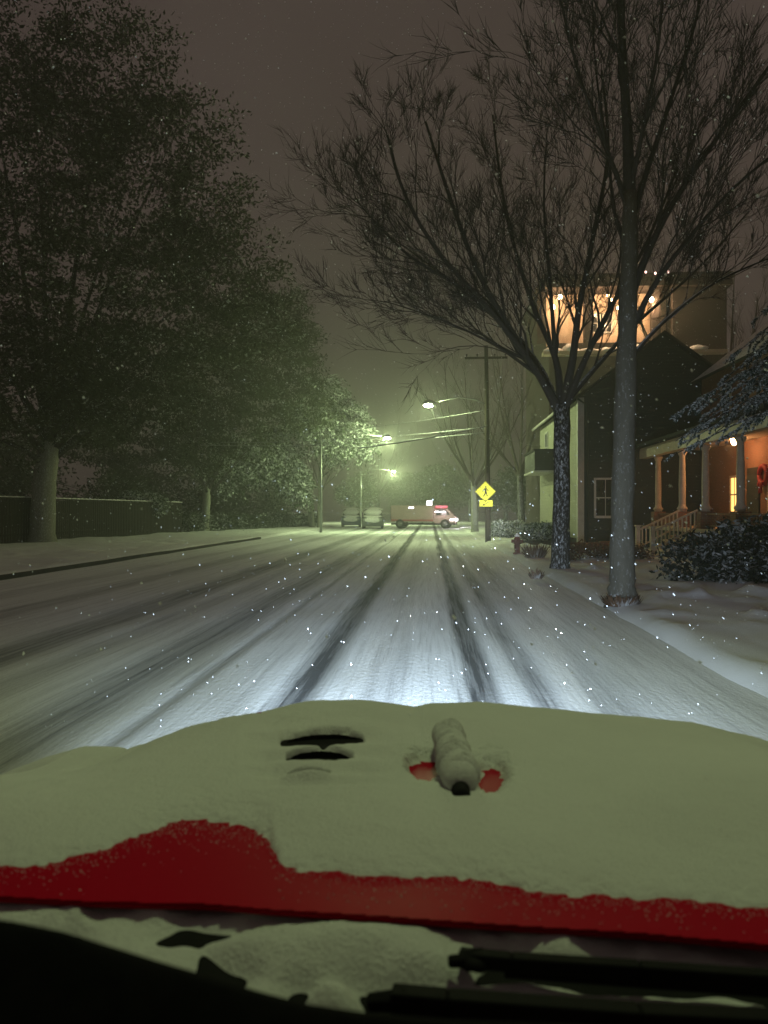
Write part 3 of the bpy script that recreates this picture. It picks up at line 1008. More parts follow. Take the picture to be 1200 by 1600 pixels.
hd = thing('clipped_hedge', 'clipped hedge with snow on its top running along the far verge', 'hedge', (-18, 54, .1))
A, Bp = Vector((0, 0, 0)), Vector((5.6, 23.5, 0))
blobs = [(A.lerp(Bp, i / 26) + Vector((0, 0, z)), .62) for i in range(27) for z in (.35, .85)]
facemesh('foliage', leaves(1500, 20, blobs, .10, 67, cl=.35, flat=.45, shell=.6), None, leafmat('hedge_leaf', (.03, .045, .02), (.05, .065, .03), .55, .45), hd)
for i in range(27):
    mb = MB(); p = A.lerp(Bp, i / 26); mb.tube([p - Vector((0, 0, .2)), p + Vector((.05, .05, .5)), p + Vector((0, 0, 1.1))], [.05, .04, .02], 5)
    mb.build('stem', M['bark'], hd)

# ------------------------------------------------------------------ board fence across the lawn
ft = thing('board_fence', 'tall dark board fence with a snow line along its top rail', 'fence', (-19.4, 32, .1))
Pa, Pb = Vector((-.9, -5, 0)), Vector((1.3, 21, 0))
mb = MB()
n = 130
for i in range(n):
    p = Pa.lerp(Pb, i / n); q = Pa.lerp(Pb, (i + .93) / n)
    hz = 2.12 + .015 * math.sin(i * 7.3)
    mb.bar((p + q) / 2 + Vector((0, 0, -.1)), (p + q) / 2 + Vector((0, 0, hz)), .02, (q - p).length)
mb.build('board_panel', M['fence'], ft)
r = MB()
for z in (.4, 1.8): r.bar(Pa + Vector((-.05, 0, z)), Pb + Vector((-.05, 0, z)), .05, .09)
r.bar(Pa + Vector((0, 0, 2.17)), Pb + Vector((0, 0, 2.17)), .14, .05)
r.build('rail', M['fence'], ft)
for i in range(12):
    p = Pa.lerp(Pb, i / 11); q = MB(); q.bar(p + Vector((-.1, 0, -.2)), p + Vector((-.1, 0, 2.1)), .1, .1); q.build('post', M['fence'], ft)
q = MB()
for i in range(60):
    p = Pa.lerp(Pb, i / 60); e = Pa.lerp(Pb, (i + 1) / 60)
    q.tube([p + Vector((0, 0, 2.2)), p.lerp(e, .5) + Vector((0, 0, 2.205 + rnd.uniform(-.01, .015))), e + Vector((0, 0, 2.2))], [.05, .055, .05], 7)
o = q.build('fence_snow', M['car_snow'], None, True); o.location = ft.location
tag(o, 'thin ridge of snow lying along the top of the board fence', 'snow')

# ------------------------------------------------------------------ houses
def window(parent, x, y, z, w_, h_, facing, lit=None, fm=None, proud=.05):
    """facing '-y' or '-x'; frame with cross bars and pane as sub-part"""
    fr = MB(); pn = MB()
    fm = fm or M['white_paint']

    def bx(mb, a0, a1, z0, z1, d0, d1):
        if facing == '-y': mb.box(x + a0, x + a1, y - d1, y - d0, z + z0, z + z1)
        else: mb.box(x - d1, x - d0, y + a0, y + a1, z + z0, z + z1)
    b = .09
    bx(fr, -w_ / 2 - b, -w_ / 2, -b, h_ + b, 0, proud); bx(fr, w_ / 2, w_ / 2 + b, -b, h_ + b, 0, proud)
    bx(fr, -w_ / 2, w_ / 2, h_, h_ + b, 0, proud); bx(fr, -w_ / 2 - .05, w_ / 2 + .05, -b - .02, 0, 0, proud + .04)
    bx(fr, -w_ / 2, w_ / 2, h_ / 2 - .025, h_ / 2 + .025, 0, proud - .01)
    bx(fr, -.015, .015, 0, h_ / 2 - .025, 0, proud - .015); bx(fr, -.015, .015, h_ / 2 + .025, h_, 0, proud - .015)
    f = fr.build('window', fm, parent)
    bx(pn, -w_ / 2, w_ / 2, 0, h_, .004, .012)
    pn.build('pane', lit or M['glass'], f)
    return f


def gable(mb, x0, x1, y0, y1, ze, zr, over=.35, th=.12):
    """roof with ridge along y"""
    xm = (x0 + x1) / 2
    mb.prism([(x0 - over, ze - over * (zr - ze) / (xm - x0)), (xm, zr), (x1 + over, ze - over * (zr - ze) / (xm - x0)), (x1 + over, ze - over * (zr - ze) / (xm - x0) + th), (xm, zr + th * 1.2), (x0 - over, ze - over * (zr - ze) / (xm - x0) + th)], y0 - over, y1 + over)


# clapboard house, pale front toward the road, dark gable toward us
hx0, hx1, hy0, hy1 = 6.45, 13.5, 32.5, 43.7
t = thing('clapboard_house', 'dark clapboard house with pale front wall toward the road, behind the dark tree', 'house', (0, 0, 0))
mb = MB(); mb.box(hx0 + .02, hx1, hy0 + .02, hy1, -.1, 6.6); mb.prism([(hx0 + .02, 6.6), (hx1, 6.6), ((hx0 + hx1) / 2, 9.2)], hy0 + .02, hy1)
mb.build('wall', M['dark_siding'], t)
mb = MB(); mb.box(hx0 - .03, hx0 + .015, hy0 + .25, hy1, .45, 6.5); mb.build('front_wall', M['cream_siding'], t)
mb = MB(); mb.box(hx0 - .07, hx0 + .2, hy0 - .05, hy0 + .22, .1, 6.55);
mb.build('corner_board', M['white_paint'], t)
mb = MB(); mb.tube([(hx0 + .34, hy0 - .06, .15), (hx0 + .34, hy0 - .06, 6.2), (hx0 - .1, hy0 - .12, 6.5)], .045, 8); mb.build('downspout', M['iron'], t, True)
mb = MB(); mb.tube([(hx0 - .42, hy0 - .3, 6.42), (hx0 - .42, hy1 + .3, 6.42)], .07, 8); mb.build('gutter', M['white_paint'], t, True)
mb = MB(); gable(mb, hx0, hx1, hy0, hy1, 6.6, 9.2); mb.build('roof', M['shingle'], t)
wy = hy0 + .02
zw = 1.6 - 20 / F * 32.3
window(t, X_at(946, hy0), wy, zw + .4, .80, 1.55, '-y')
for yy_ in (35.2, 38.2, 41.2):
    window(t, hx0 - .03, yy_, 4.4, .8, 1.5, '-x'); 
window(t, hx0 - .03, 36.4, 1.3, .9, 1.6, '-x')
# dark bay / porch hood sticking out over the front
bz = lambda v, Y: 1.6 + (800 - v) / F * Y
bay = MB(); bay.box(hx0 - 1.05, hx0 - .035, 38.6, 42.6, 3.75, 4.75)
bo = bay.build('bay', M['dark_siding'], t)
q = MB(); q.box(hx0 - 1.12, hx0 - .035, 38.5, 42.7, 4.753, 4.85); q.build('bay_roof', M['shingle'], bo)
q = MB(); q.box(hx0 - 1.1, hx0 - .036, 38.55, 42.65, 3.66, 3.747); q.build('sill_board', M['white_paint'], bo)
q = MB(); q.box(hx0 - .1, hx0 + .3, 39.2, 39.6, 8.2, 9.6)
q.build('chimney', M['dark_brick'], t).location = (1.6, .5, -.3)
for yy_ in (hy0 + 2.2,):
    q = MB(); q.box(hx0 - 1.0, hx0 - .04, yy_ - .7, yy_ + .7, .0, .35); q.build('step', M['stone'], t)

# low stone edging standing in for a dark shadow line, and garden bed
q = MB(); rr = random.Random(5)
y = 33.6
xx = X_at(808, 33.6)
while xx < X_at(866, 33.6) + .2:
    l_ = rr.uniform(.35, .55); q.box(xx, xx + l_ - .02, y - .14, y + .14, -.1, .30 + rr.uniform(-.03, .03)); xx += l_
tag(q.build('shadow_line_edging', M['stone'], None, bevel=.02), 'low dark stone edging standing in for a shadow line between the hydrant and dark tree', 'edging')
q = MB(); xx = X_at(898, 27.5)
while xx < X_at(955, 27.5):
    l_ = rr.uniform(.3, .5); q.box(xx, xx + l_ - .02, 27.3, 27.6, -.1, .52 + rr.uniform(-.04, .04)); xx += l_
tag(q.build('garden_wall', M['brick'], None, bevel=.02), 'low brown garden wall beside the stair railing', 'garden wall')

# porch house
t = thing('porch_house', 'brick house with a raised lit porch behind the dark bush', 'house', (0, 0, 0))
bx0, by0, by1 = 11.3, 15, 31.6
mb = MB(); mb.box(bx0, 19, by0, by1, -.1, 7.2); mb.build('wall', M['brick'], t)
mb = MB(); gable(mb, bx0, 19, by0, by1, 7.2, 10.2); mb.build('roof', M['shingle'], t)
mb = MB(); mb.box(8.75, bx0 - .003, 19.5, 31.2, .92, 1.05)
mb.build('porch_floor', M['cream_paint'], t)
mb = MB(); mb.box(8.85, 9.0, 19.6, 25.2, -.1, .917); mb.box(8.85, 9.0, 27.1, 31.1, -.1, .917); mb.box(9.0, bx0 - .003, 31.0, 31.1, -.1, .917)
mb.build('porch_skirt', M['dark_siding'], t)
mb = MB(); mb.box(8.7, bx0 - .003, 19.4, 31.3, 4.15, 4.22); mb.build('porch_ceiling', M['cream_paint'], t)
mb = MB(); mb.box(8.68, 8.72 + .28, 19.4, 31.3, 3.80, 4.147); mb.build('porch_beam', M['cream_paint'], t)
mb = MB(); mb.prism([(8.4, 4.223), (bx0 - .003, 4.223), (bx0 - .003, 5.2), (8.4, 4.34)], 19.2, 31.5); mb.build('porch_roof', M['shingle'], t)
for yc in (30.0, 27.2, 24.95, 22.2, 19.8):
    c = MB(); c.lathe([(.15, 1.62), (.15, 1.68), (.185, 1.70), (.185, 1.74), (.13, 1.80), (.115, 1.9), (.12, 2.6), (.095, 3.62), (.13, 3.65), (.13, 3.70), (.16, 3.72), (.16, 3.797)], 16, (9.05, yc, 0))
    co = c.build('porch_column', M['cream_paint'], t, True)
    p = MB(); p.box(8.83, 9.27, yc - .22, yc + .22, 1.053, 1.617); p.build('pedestal', M['brick'], co)
for y0_, y1_ in ((27.43, 29.77), (22.43, 24.72), (20.03, 21.97)):
    mb = MB(); mb.box(8.98, 9.12, y0_, y1_, 1.5, 1.56); mb.box(9.0, 9.1, y0_, y1_, 1.12, 1.17)
    k_ = int((y1_ - y0_) / .16)
    for i in range(k_):
        yv = y0_ + (i + .5) * (y1_ - y0_) / k_
        mb.box(9.03, 9.07, yv - .02, yv + .02, 1.173, 1.497)
    mb.build('balustrade', M['brick'], t)
mb = MB()
for i in range(6):
    mb.box(8.75 - .24 * (i + 1), 8.747 - .24 * i, 25.2, 27.05, -.1, .92 - .15 * (i + 1))
mb.build('stairs', M['cream_paint'], t)
for yr in (27.0, 25.25):
    st = MB(); st.bar((8.9, yr, 1.66), (7.5, yr, .98), .07, .06)
    st.bar((8.9, yr, 1.12), (7.5, yr, .36), .06, .05)
    for i in range(10):
        f = (i + .5) / 10; x = 8.88 - f * 1.36
        st.box(x - .02, x + .02, yr - .02, yr + .02, 1.10 - f * .72, 1.63 - f * .67)
    ro = st.build('stair_railing', M['cream_paint'], t)
    nw = MB(); nw.box(7.36, 7.5, yr - .07, yr + .07, 0, 1.08); nw.box(7.33, 7.53, yr - .10, yr + .10, 1.083, 1.13); nw.build('newel_post', M['cream_paint'], ro)
yl = Vector((bx0, 28.15, 0))
window(t, bx0, 28.2, 1.62, .62, 1.25, '-x', M['lit_window'], M['cream_paint'])
window(t, bx0, 25.0, 1.62, .8, 1.45, '-x', None, M['cream_paint'])
window(t, bx0, 22.6, 1.62, .8, 1.45, '-x', None, M['cream_paint'])
window(t, bx0, 29.0, 5.2, .8, 1.3, '-x', None, M['cream_paint']); window(t, bx0, 25.0, 5.2, .8, 1.3, '-x', None, M['cream_paint'])
d_ = MB(); d_.box(bx0 - .06, bx0 - .003, 26.1, 27.05, 1.053, 3.15); do = d_.build('door', M['dark_siding'], t)
h_ = MB(); h_.blob((bx0 - .1, 26.2, 2.05), (.035, .035, .035), 2, 8, 0, 0); h_.build('handle', M['galv'], do)

# porch lantern
lp = at(1147, 688, 26.4)
t = thing('porch_lantern', 'bright warm lantern hanging under the porch ceiling', 'lantern', lp)
q = MB(); q.lathe([(.03, .19), (.13, .15), (.13, .13)], 10); q.lathe([(.09, -.17), (.02, -.21)], 10)
for i in range(4):
    a = i * 1.571 + .78; q.bar((.11 * math.cos(a), .11 * math.sin(a), .14), (.085 * math.cos(a), .085 * math.sin(a), -.17), .012, .012)
q.tube([(0, 0, .18), (0, 0, 4.15 - lp.z)], .01, 5)
q.build('frame', M['iron'], t)
q = MB(); q.lathe([(.06, -.16), (.105, -.05), (.11, .06), (.08, .13)], 12); q.build('glass', M['porch_glow'], t, True)
lamp('POINT', 'lantern_light', (-.25, 0, -.25), 80, (1., .50, .20), t, shadow_soft_size=.1)
# wreath
wp = at(1190, 742, 25.7); wp.x = bx0 - .07
t = thing('door_wreath', 'red ribbon wreath on the brick wall below the lantern', 'wreath', wp)
q = MB(); pts = [(-.0, .30 * math.cos(a), .30 * math.sin(a)) for a in np.linspace(0, 2 * math.pi, 25)]
q.tube(pts, .09, 8); q.build('ring', M['wreath_red'], t, True)
q = MB(); q.blob((-.1, -.1, -.3), (.06, .13, .09), 1, 10); q.blob((-.1, .1, -.3), (.06, .13, .09), 2, 10); q.bar((-.1, 0, -.3), (-.1, -.1, -.62), .07, .02); q.bar((-.1, 0, -.3), (-.1, .1, -.62), .07, .02)
q.build('bow', M['wreath_red'], t, True)

# tall building behind with a lit upper gallery
t = thing('tall_building', 'tall dark building with a warmly lit upper gallery behind the bare trees', 'building', (0, 0, 0))
cy = 50.0
u2 = lambda u, Y=cy: X_at(u, Y)
zz = lambda v, Y=cy: 1.6 + (800 - v) / F * (Y - .5)
gx0, gx1 = u2(858), u2(1052)
gz0, gz1 = zz(530), zz(452)
mb = MB(); mb.box(gx0, 19.5, cy, 62, -.1, gz0 - .3); mb.box(gx0, 19.5, cy + 1.6, 62, gz0 - .297, gz1 + .6); mb.box(gx1 + .1, 19.5, cy, cy + 1.597, gz0 - .297, gz1 + .6)
mb.build('wall', M['dark_brick'], t)
mb = MB(); mb.box(gx0 + .05, gx1, cy + 1.5, cy + 1.597, gz0 - .29, gz1); mb.build('gallery_wall', M['lit_stucco'], t)
mb = MB(); mb.box(gx0 - .3, 19.8, cy - .3, cy + 1.59, gz1 + .003, gz1 + .35); mb.build('gallery_ceiling', M['dark_brick'], t)
mb = MB(); mb.prism([(gx0 - .6, gz1 + .603), (20, gz1 + .603), (19.8, gz1 + .9), (gx0 - .4, gz1 + .9)], cy - .2, 62.2); mb.build('roof', M['shingle'], t)
for u_ in (846, 920, 987, 1026, 1058):
    x = u2(u_)
    c = MB(); c.box(x - .28, x + .28, cy + .02, cy + .5, gz0 - .297, gz1); c.box(x - .36, x + .36, cy - .05, cy + .56, gz1 - .25, gz1 - .003); c.build('gallery_column', M['dark_brick'], t)
mb = MB(); mb.box(gx0 - .5, u2(1130), cy - .75, cy - .003, zz(558), zz(553)); mb.build('ledge', M['cream_paint'], t)
for f in np.linspace(0.02, .98, 9):
    x = gx0 + f * (u2(1090) - gx0)
    q = MB(); q.blob((x, cy - .4, zz(551) + rnd.uniform(-.05, .05)), (.62, .34, .26 + rnd.uniform(-.1, .14)), int(f * 50), 14, 0, .3); q.build('parapet_snow', M['snow'], t, True)
for (u, v) in ((921, 474), (935, 496)):
    window(t, u2(u + 20), cy + 1.5, zz(512), .7, 1.2, '-y', None, M['white_paint'])
bulbs = [(875, 464, 1.0), (864, 480, 1.0), (950, 462, .6), (955, 468, .5), (966, 481, .6), (1018, 468, 1.1), (1001, 484, 1.1)]
for i, (u, v, s_) in enumerate(bulbs):
    c = at(u, v, cy - .35)
    names = ['top outer bulb at the gallery edge nearest the dark tree', 'lower outer bulb at the gallery edge nearest the dark tree', 'small upper bulb in the middle of the lit gallery', 'small middle bulb in the middle of the lit gallery', 'small lower bulb just beside the pale trunk', 'bright upper bulb on the far side of the pale trunk', 'bright lower bulb right against the pale trunk']
    w_t = thing('gallery_light', 'warm ' + names[i], 'light', c, 0, 'bulbs of the lit gallery')
    q = MB(); q.blob((0, 0, 0), (.12 * s_ + .02, .12 * s_ + .02, .15 * s_ + .02), i, 10, 0, 0); q.build('bulb', M['bulb'], w_t, True)
    q = MB(); q.tube([(0, 0, .1), (0, .0, .3), (0, 1.8, .35)], .025, 6); q.build('bracket', M['iron'], w_t)
    if i in (0, 2, 4, 5):
        lamp('POINT', 'bulb_light', (0, .1, -.3), 300 * s_ + 90, (1., .62, .33), w_t, shadow_soft_size=.15)
for i, (u, v) in enumerate(((1009, 425), (1024, 427), (1044, 425))):
    c = at(u, v, cy - .25)
    w_t = thing('eave_light', ['pinkish eave light nearest the pale trunk', 'pinkish eave light in the middle of three above the gallery', 'pinkish eave light at the outer end above the gallery'][i], 'light', c, 0, 'small eave lights')
    q = MB(); q.blob((0, 0, 0), (.07, .07, .09), i, 8, 0, 0); q.build('bulb', emis('pink_bulb', (1, .6, .5), 5) if i == 0 else bpy.data.materials['pink_bulb'], w_t, True)
    q = MB(); q.tube([(0, 0, .05), (0, .1, .12), (0, .5, .12)], .02, 5); q.build('bracket', M['iron'], w_t)

# ------------------------------------------------------------------ far vehicles
def wheel(parent, x, y, z, r, w_):
    q = MB(); q.tube([(x, y - w_ / 2, z), (x, y - w_ / 2 + .02, z), (x, y + w_ / 2 - .02, z), (x, y + w_ / 2, z)], [r * .93, r, r, r * .93], 18)
    wo = q.build('wheel', M['rubber'], parent, True)
    q = MB(); q.tube([(x, y - w_ / 2 - .01, z), (x, y + w_ / 2 + .01, z)], [r * .55, r * .55], 14); q.build('rim', M['galv'], wo, True)


c = at(664, 825, 73); 
t = thing('emergency_truck', 'pale emergency truck stopped across the road end with red and white lights on', 'truck', (c.x, 73, 0), R(-8))
q = MB(); q.box(-3.25, 1.0, -1.05, 1.05, .62, 2.25); q.build('body', M['pink_paint'], t, bevel=.08)
q = MB(); q.prism([(1.003, .5), (3.1, .5), (3.1, 1.15), (2.9, 1.3), (2.35, 1.98), (2.2, 2.02), (1.003, 2.02)], -1.0, 1.0); q.build('cab', M['pink_paint'], t, bevel=.06)
q = MB(); q.prism([(1.25, 1.3), (2.6, 1.3), (2.2, 1.85), (1.25, 1.85)], -1.012, -1.002); q.build('cab_window', M['glass'], t)
q = MB(); q.box(-3.2, .95, -1.062, -1.052, .75, .86); q.box(1.1, 2.3, -1.03, -1.013, 1.9, 2.0); q.build('stripe', M['dark_red_paint'], t)
q = MB(); q.box(-3.2, 3.1, -.95, .95, .35, .497); q.build('underbody', M['truck_dark'], t)
for x in (-2.3, 2.1):
    for y in (-.92, .92): wheel(t, x, y, .45, .45, .3)
q = MB(); q.box(1.15, 2.15, -.8, .8, 2.03, 2.22); q.build('light_bar', M['red_glow'], t, bevel=.03)
q = MB(); q.box(.25, .72, -.6, -.15, 2.26, 2.70); q.build('beacon', M['white_glow'], t, bevel=.03)
for xq, zq, wq in ((1.35, 1.62, .22), (1.9, 1.6, .25), (-1.2, 2.02, .25)):
    q = MB(); q.box(xq - wq, xq + wq, -1.09, -1.07 + .005, zq - .07, zq + .07); q.build('side_light', M['white_glow'], t, bevel=.02)
for y in (-.72, .72):
    q = MB(); q.box(3.09, 3.16, y - .2, y + .2, .72, .98); q.build('headlight', M['white_glow'], t, bevel=.02)
q = MB(); q.box(2.6, 3.0, -1.05, -1.01, .75, .95); q.build('corner_light', M['white_glow'], t)
lamp('POINT', 'beacon_light', (1.9, -1.9, 1.5), 60, (1., .78, .78), t, shadow_soft_size=.3)
lamp('POINT', 'headlight_glow', (3.6, -.9, .9), 110, (1., .92, .9), t, shadow_soft_size=.2)


def parked(label, loc, rz, paint, group):
    t = thing('parked_car', label, 'car', loc, rz, group)
    q = MB(); q.prism([(-2.1, .2), (2.1, .2), (2.15, .8), (1.9, .98), (-1.9, 1.0), (-2.15, .85)], -.88, .88, axis='x')
    # prism along x expects (y,z): car points along -y
    q.build('body', paint, t, bevel=.08)
    q = MB()
    q.add([(-.82, -1.0, .99), (.82, -1.0, .99), (.82, 1.7, .99), (-.82, 1.7, .99), (-.66, -.35, 1.62), (.66, -.35, 1.62), (.66, 1.35, 1.62), (-.66, 1.35, 1.62)], [(0, 1, 5, 4), (1, 2, 6, 5), (2, 3, 7, 6), (3, 0, 4, 7), (4, 5, 6, 7)])
    q.build('cabin', M['glass'], t, bevel=.05)
    for x in (-.78, .78):
        for y in (-1.35, 1.35):
            q = MB(); q.tube([(x - .1, y, .33), (x - .08, y, .33), (x + .08, y, .33), (x + .1, y, .33)], [.3, .33, .33, .3], 16); q.build('wheel', M['rubber'], t, True)
    for x in (-.62, .62):
        q = MB(); q.box(x - .16, x + .16, -2.16, -2.08, .66, .82); q.build('headlight', M['galv'], t, bevel=.02)
    s = MB()
    s.blob((0, .5, 1.63), (.80, 1.1, .16), 3, 18, 0, .05); s.blob((0, -1.55, .98), (.86, .66, .17), 4, 18, 0, .06); s.blob((0, -.66, 1.32), (.74, .46, .34), 8, 18, 0, .05); s.blob((0, -2.12, .72), (.7, .08, .22), 9, 16, 0, .08)
    so = s.build('car_snow', M['car_snow'], None, True); so.location = loc; so.rotation_euler = (0, 0, rz); so.scale = t.scale = (1.16, 1.16, 1.16)
    return t, so


_, so = parked('grey parked car covered in snow beside the emergency truck', (X_at(583, 72.5), 72.5, 0), R(3), M['grey_paint'], None)
tag(so, 'snow heaped on roof and bonnet of the grey parked car', 'snow')
_, so = parked('dark blue parked car half hidden by the grey snow covered car', (X_at(549, 79), 79, 0), R(5), M['blue_paint'], None)
tag(so, 'snow heaped on roof and bonnet of the blue parked car', 'snow')

# ------------------------------------------------------------------ own car: hood, cowl, wipers, front end
car = thing('red_car', 'red off road car seen over its snow covered hood', 'car', (.04, 0, 0))
CX = .04


def hood_plane(d):
    return CAMZ - (.35375 + .0625 * d)


sil_u = np.array([-500, -200, -60, 0, 60, 110, 180, 215, 270, 350, 400, 470, 560, 650, 680, 750, 850, 1000, 1100, 1200, 1260, 1330, 1450, 1700]) * 1.
sil_v = np.array([1420, 1310, 1240, 1213, 1190, 1176, 1178, 1172, 1150, 1120, 1108, 1103, 1104, 1112, 1106, 1104, 1114, 1124, 1135, 1157, 1178, 1225, 1290, 1420]) * 1.
sil_x = (sil_u - 600) / F * 1.7
sil_dz = (CAMZ - (sil_v - 800) / F * 1.7) - hood_plane(1.7)


def smooth(a, b, x):
    t = np.clip((x - a) / (b - a), 0, 1)
    return t * t * (3 - 2 * t)


def top_surface(xc, d):
    z = hood_plane(d) + np.interp(xc, sil_x, sil_dz) * smooth(.95, 1.7, d)
    z = z - 2.5 * np.clip(np.abs(xc - .03) - .75, 0, 1) * (1 - smooth(1.2, 1.7, d))
    fr = np.clip(d - 1.72, 0, 1)
    return z - 1.9 * fr ** 2


step = .003
xa = np.arange(-1.02, 1.06, step); da = np.concatenate([np.arange(.66, 1.75, step), np.arange(1.75, 2.05, .008)])
XC, DD = np.meshgrid(xa, da)
Zt = top_surface(XC, DD)
U = 600 + F * XC / DD
Vv = 800 + F * (CAMZ - hood_plane(DD)) / DD          # design coordinates on the flat hood
# rear edge of the hood and of the snow on it
edge_u = [-700, 0, 140, 330, 420, 600, 800, 1000, 1200, 1900]
edge_v = [1385, 1396, 1404, 1408, 1416, 1427, 1441, 1453, 1471, 1520]
red_u = [-700, 0, 80, 150, 190, 250, 320, 380, 420, 432, 420, 600, 700, 780, 830, 1000, 1200, 1900]
ru = [-700, -60, 0, 90, 140, 185, 250, 320, 385, 420, 436, 470, 600, 700, 780, 830, 1000, 1200, 1900]
rv = [1335, 1345, 1352, 1352, 1338, 1312, 1290, 1283, 1290, 1308, 1345, 1360, 1371, 1372, 1380, 1394, 1404, 1420, 1470]
nzf = 7 * fbm(XC, DD, .05, 1, 4) + 4 * vn(XC, DD, .008, 3)
dist = np.interp(U, ru, rv) + nzf - Vv
t_rear = np.where(dist > 0, .018 * (1 - np.exp(-dist / 30)), np.maximum(dist * .0006, -.02))


def blur(a, r, n=3):
    for _ in range(n):
        for ax in (0, 1):
            p = np.pad(a, [(r + 1, r) if i == ax else (0, 0) for i in (0, 1)], mode='edge').cumsum(ax)
            sl1 = [slice(None)] * 2; sl2 = [slice(None)] * 2
            sl1[ax] = slice(2 * r + 1, None); sl2[ax] = slice(0, -(2 * r + 1))
            a = (p[tuple(sl1)] - p[tuple(sl2)]) / (2 * r + 1)
    return a


tb = blur(t_rear, 12)
t_rear = np.where(dist > 60, tb, np.where(dist > 0, np.minimum(tb, t_rear) * (dist / 60) + t_rear * (1 - dist / 60), t_rear))
thick = t_rear
thick = thick + (.006 * fbm(XC, DD * .6, .22, 2, 2) + .0009 * vn(XC, DD, .035, 5) + .0005 * vn(XC, DD, .010, 6)) * np.clip(dist / 60, 0, 1)


def ell(u0, v0, a, b, seed=1, amp=.25):
    q = np.sqrt(((U - u0) / a) ** 2 + ((Vv - v0) / b) ** 2)
    return q + amp * vn(XC, DD, .02, seed)


# bare patches on each side of the post
for u0, v0, a, b in ((663, 1194, 21, 17), (768, 1215, 17, 22)):
    q = ell(u0, v0, a, b, 2, .22) + .18 * vn(XC, DD, .006, 4)
    thick = np.where(q < 1.9, np.minimum(thick, -.003 + .021 * smooth(.9, 1.7, q)), thick)
# dark rim of the hood where the snow is thin
q = ell(352, 1140, 85, 12, 4, .2) + 0 * U
# louvre opening: a soft hollow, ridges between slots, slots open to the vent below
vent_cx, vent_w = 503., 1.
hol = np.clip(1 - np.abs((U - 503) / 130) ** 3, 0, 1) * np.clip(1 - np.abs((Vv - 1182) / 62) ** 3, 0, 1)
thick = thick - .008 * hol
for (uc, w2, vc, h2, sl) in ((504, 66, 1159, 12.0, -.045), (499, 54, 1185, 11.0, -.02), (482, 34, 1213, 5.5, 0)):
    vl = vc + sl * (U - uc)
    qq = np.clip(1 - np.abs((U - uc) / w2) ** 2.4, 0, 1)
    hh = h2 * (.35 + .65 * qq) + 1.2 * vn(XC, DD, .012, 4)
    inside = smooth(0, .25, qq) * (1 - smooth(hh * .75, hh * 1.2, np.abs(Vv - vl)))
    thick = thick * (1 - inside) + (-.012) * inside
    ridge = np.exp(-((Vv - (vl + h2 * 2.1)) / (h2 * .9)) ** 2) * np.clip(1 - np.abs((U - uc) / (w2 * 1.35)) ** 2, 0, 1)
    thick = thick + .011 * ridge
ridge = np.exp(-((Vv - 1137) / 9) ** 2) * np.clip(1 - np.abs((U - 515) / 85) ** 2, 0, 1)
thick = thick + .008 * ridge
env = np.clip(1 - np.abs((U - 500) / 118) ** 2.5, 0, 1) * np.clip(1 - np.abs((Vv - 1186) / 66) ** 2.5, 0, 1)
thick = thick + env * .0055 * np.cos((Vv - .04 * (500 - U) - 1171.5) / 25.5 * 2 * np.pi) * (thick > 0)
crest = np.exp(-((U - 385) / 55) ** 2) * smooth(1.66, 1.715, DD + .012 * vn(XC, DD, .03, 2))
thick = thick * (1 - crest) - .003 * crest
# hollow left of the louvre
q = np.sqrt(((U - 447) / 13) ** 2 + ((Vv - 1157) / 9) ** 2); thick = thick - .012 * np.clip(1 - q, 0, 1)
# low mound around the post, melted dip beside it
q = np.sqrt(((U - 715) / 85) ** 2 + ((Vv - 1215) / 60) ** 2); thick = thick - .006 * np.clip(1.3 - q, 0, 1) * (thick > .004)
# seam groove of the fender, at left
q = np.abs(XC - (-.62 - .10 * (1.7 - DD)))
thick = thick - .014 * np.exp(-(q / .015) ** 2) * smooth(1.45, 1.62, DD) + .0

BASE = Zt - .016 * smooth(.98, 1.3, DD)
EV = np.interp(U, edge_u, edge_v)
keepm = Vv < EV + 3
Xw = XC * cs - DD * sn; Yw = XC * sn + DD * cs
hood_keep = keepm & (XC > -.66 - .10 * (1.7 - DD) - .02)
fend_keep = keepm & ~(XC > -.66 - .10 * (1.7 - DD) + .0)
SKIP = 3
sub = (slice(None, None, SKIP), slice(None, None, SKIP))
# hood metal, fender metal (coarser grids); local to the car empty
ho = gridmesh('hood', Xw - CX, Yw, BASE, M['red'], car, hood_keep)
fe = gridmesh('fender', Xw - CX, Yw, BASE, M['red'], car, fend_keep)
lip = MB()
pts = []
for u, v in zip(np.linspace(-300, 1500, 40), np.interp(np.linspace(-300, 1500, 40), edge_u, edge_v)):
    d = .35375 / ((v - 800) / F - .0625); x, y = cam2world((u - 600) / F * d, d)
    pts.append((x - CX, y, float(hood_plane(d)) - .0045))
lip.tube(pts, .0045, 8); lip.build('hood_edge', M['red'], ho, True)
Zs = BASE + thick
sn_keep = (thick > -.0035) & (Vv < EV)
snow = gridmesh('hood_snow', Xw, Yw, Zs, M['car_snow'], None, sn_keep)
tag(snow, 'thick blanket of snow lying on the red hood', 'snow', None, 'stuff')


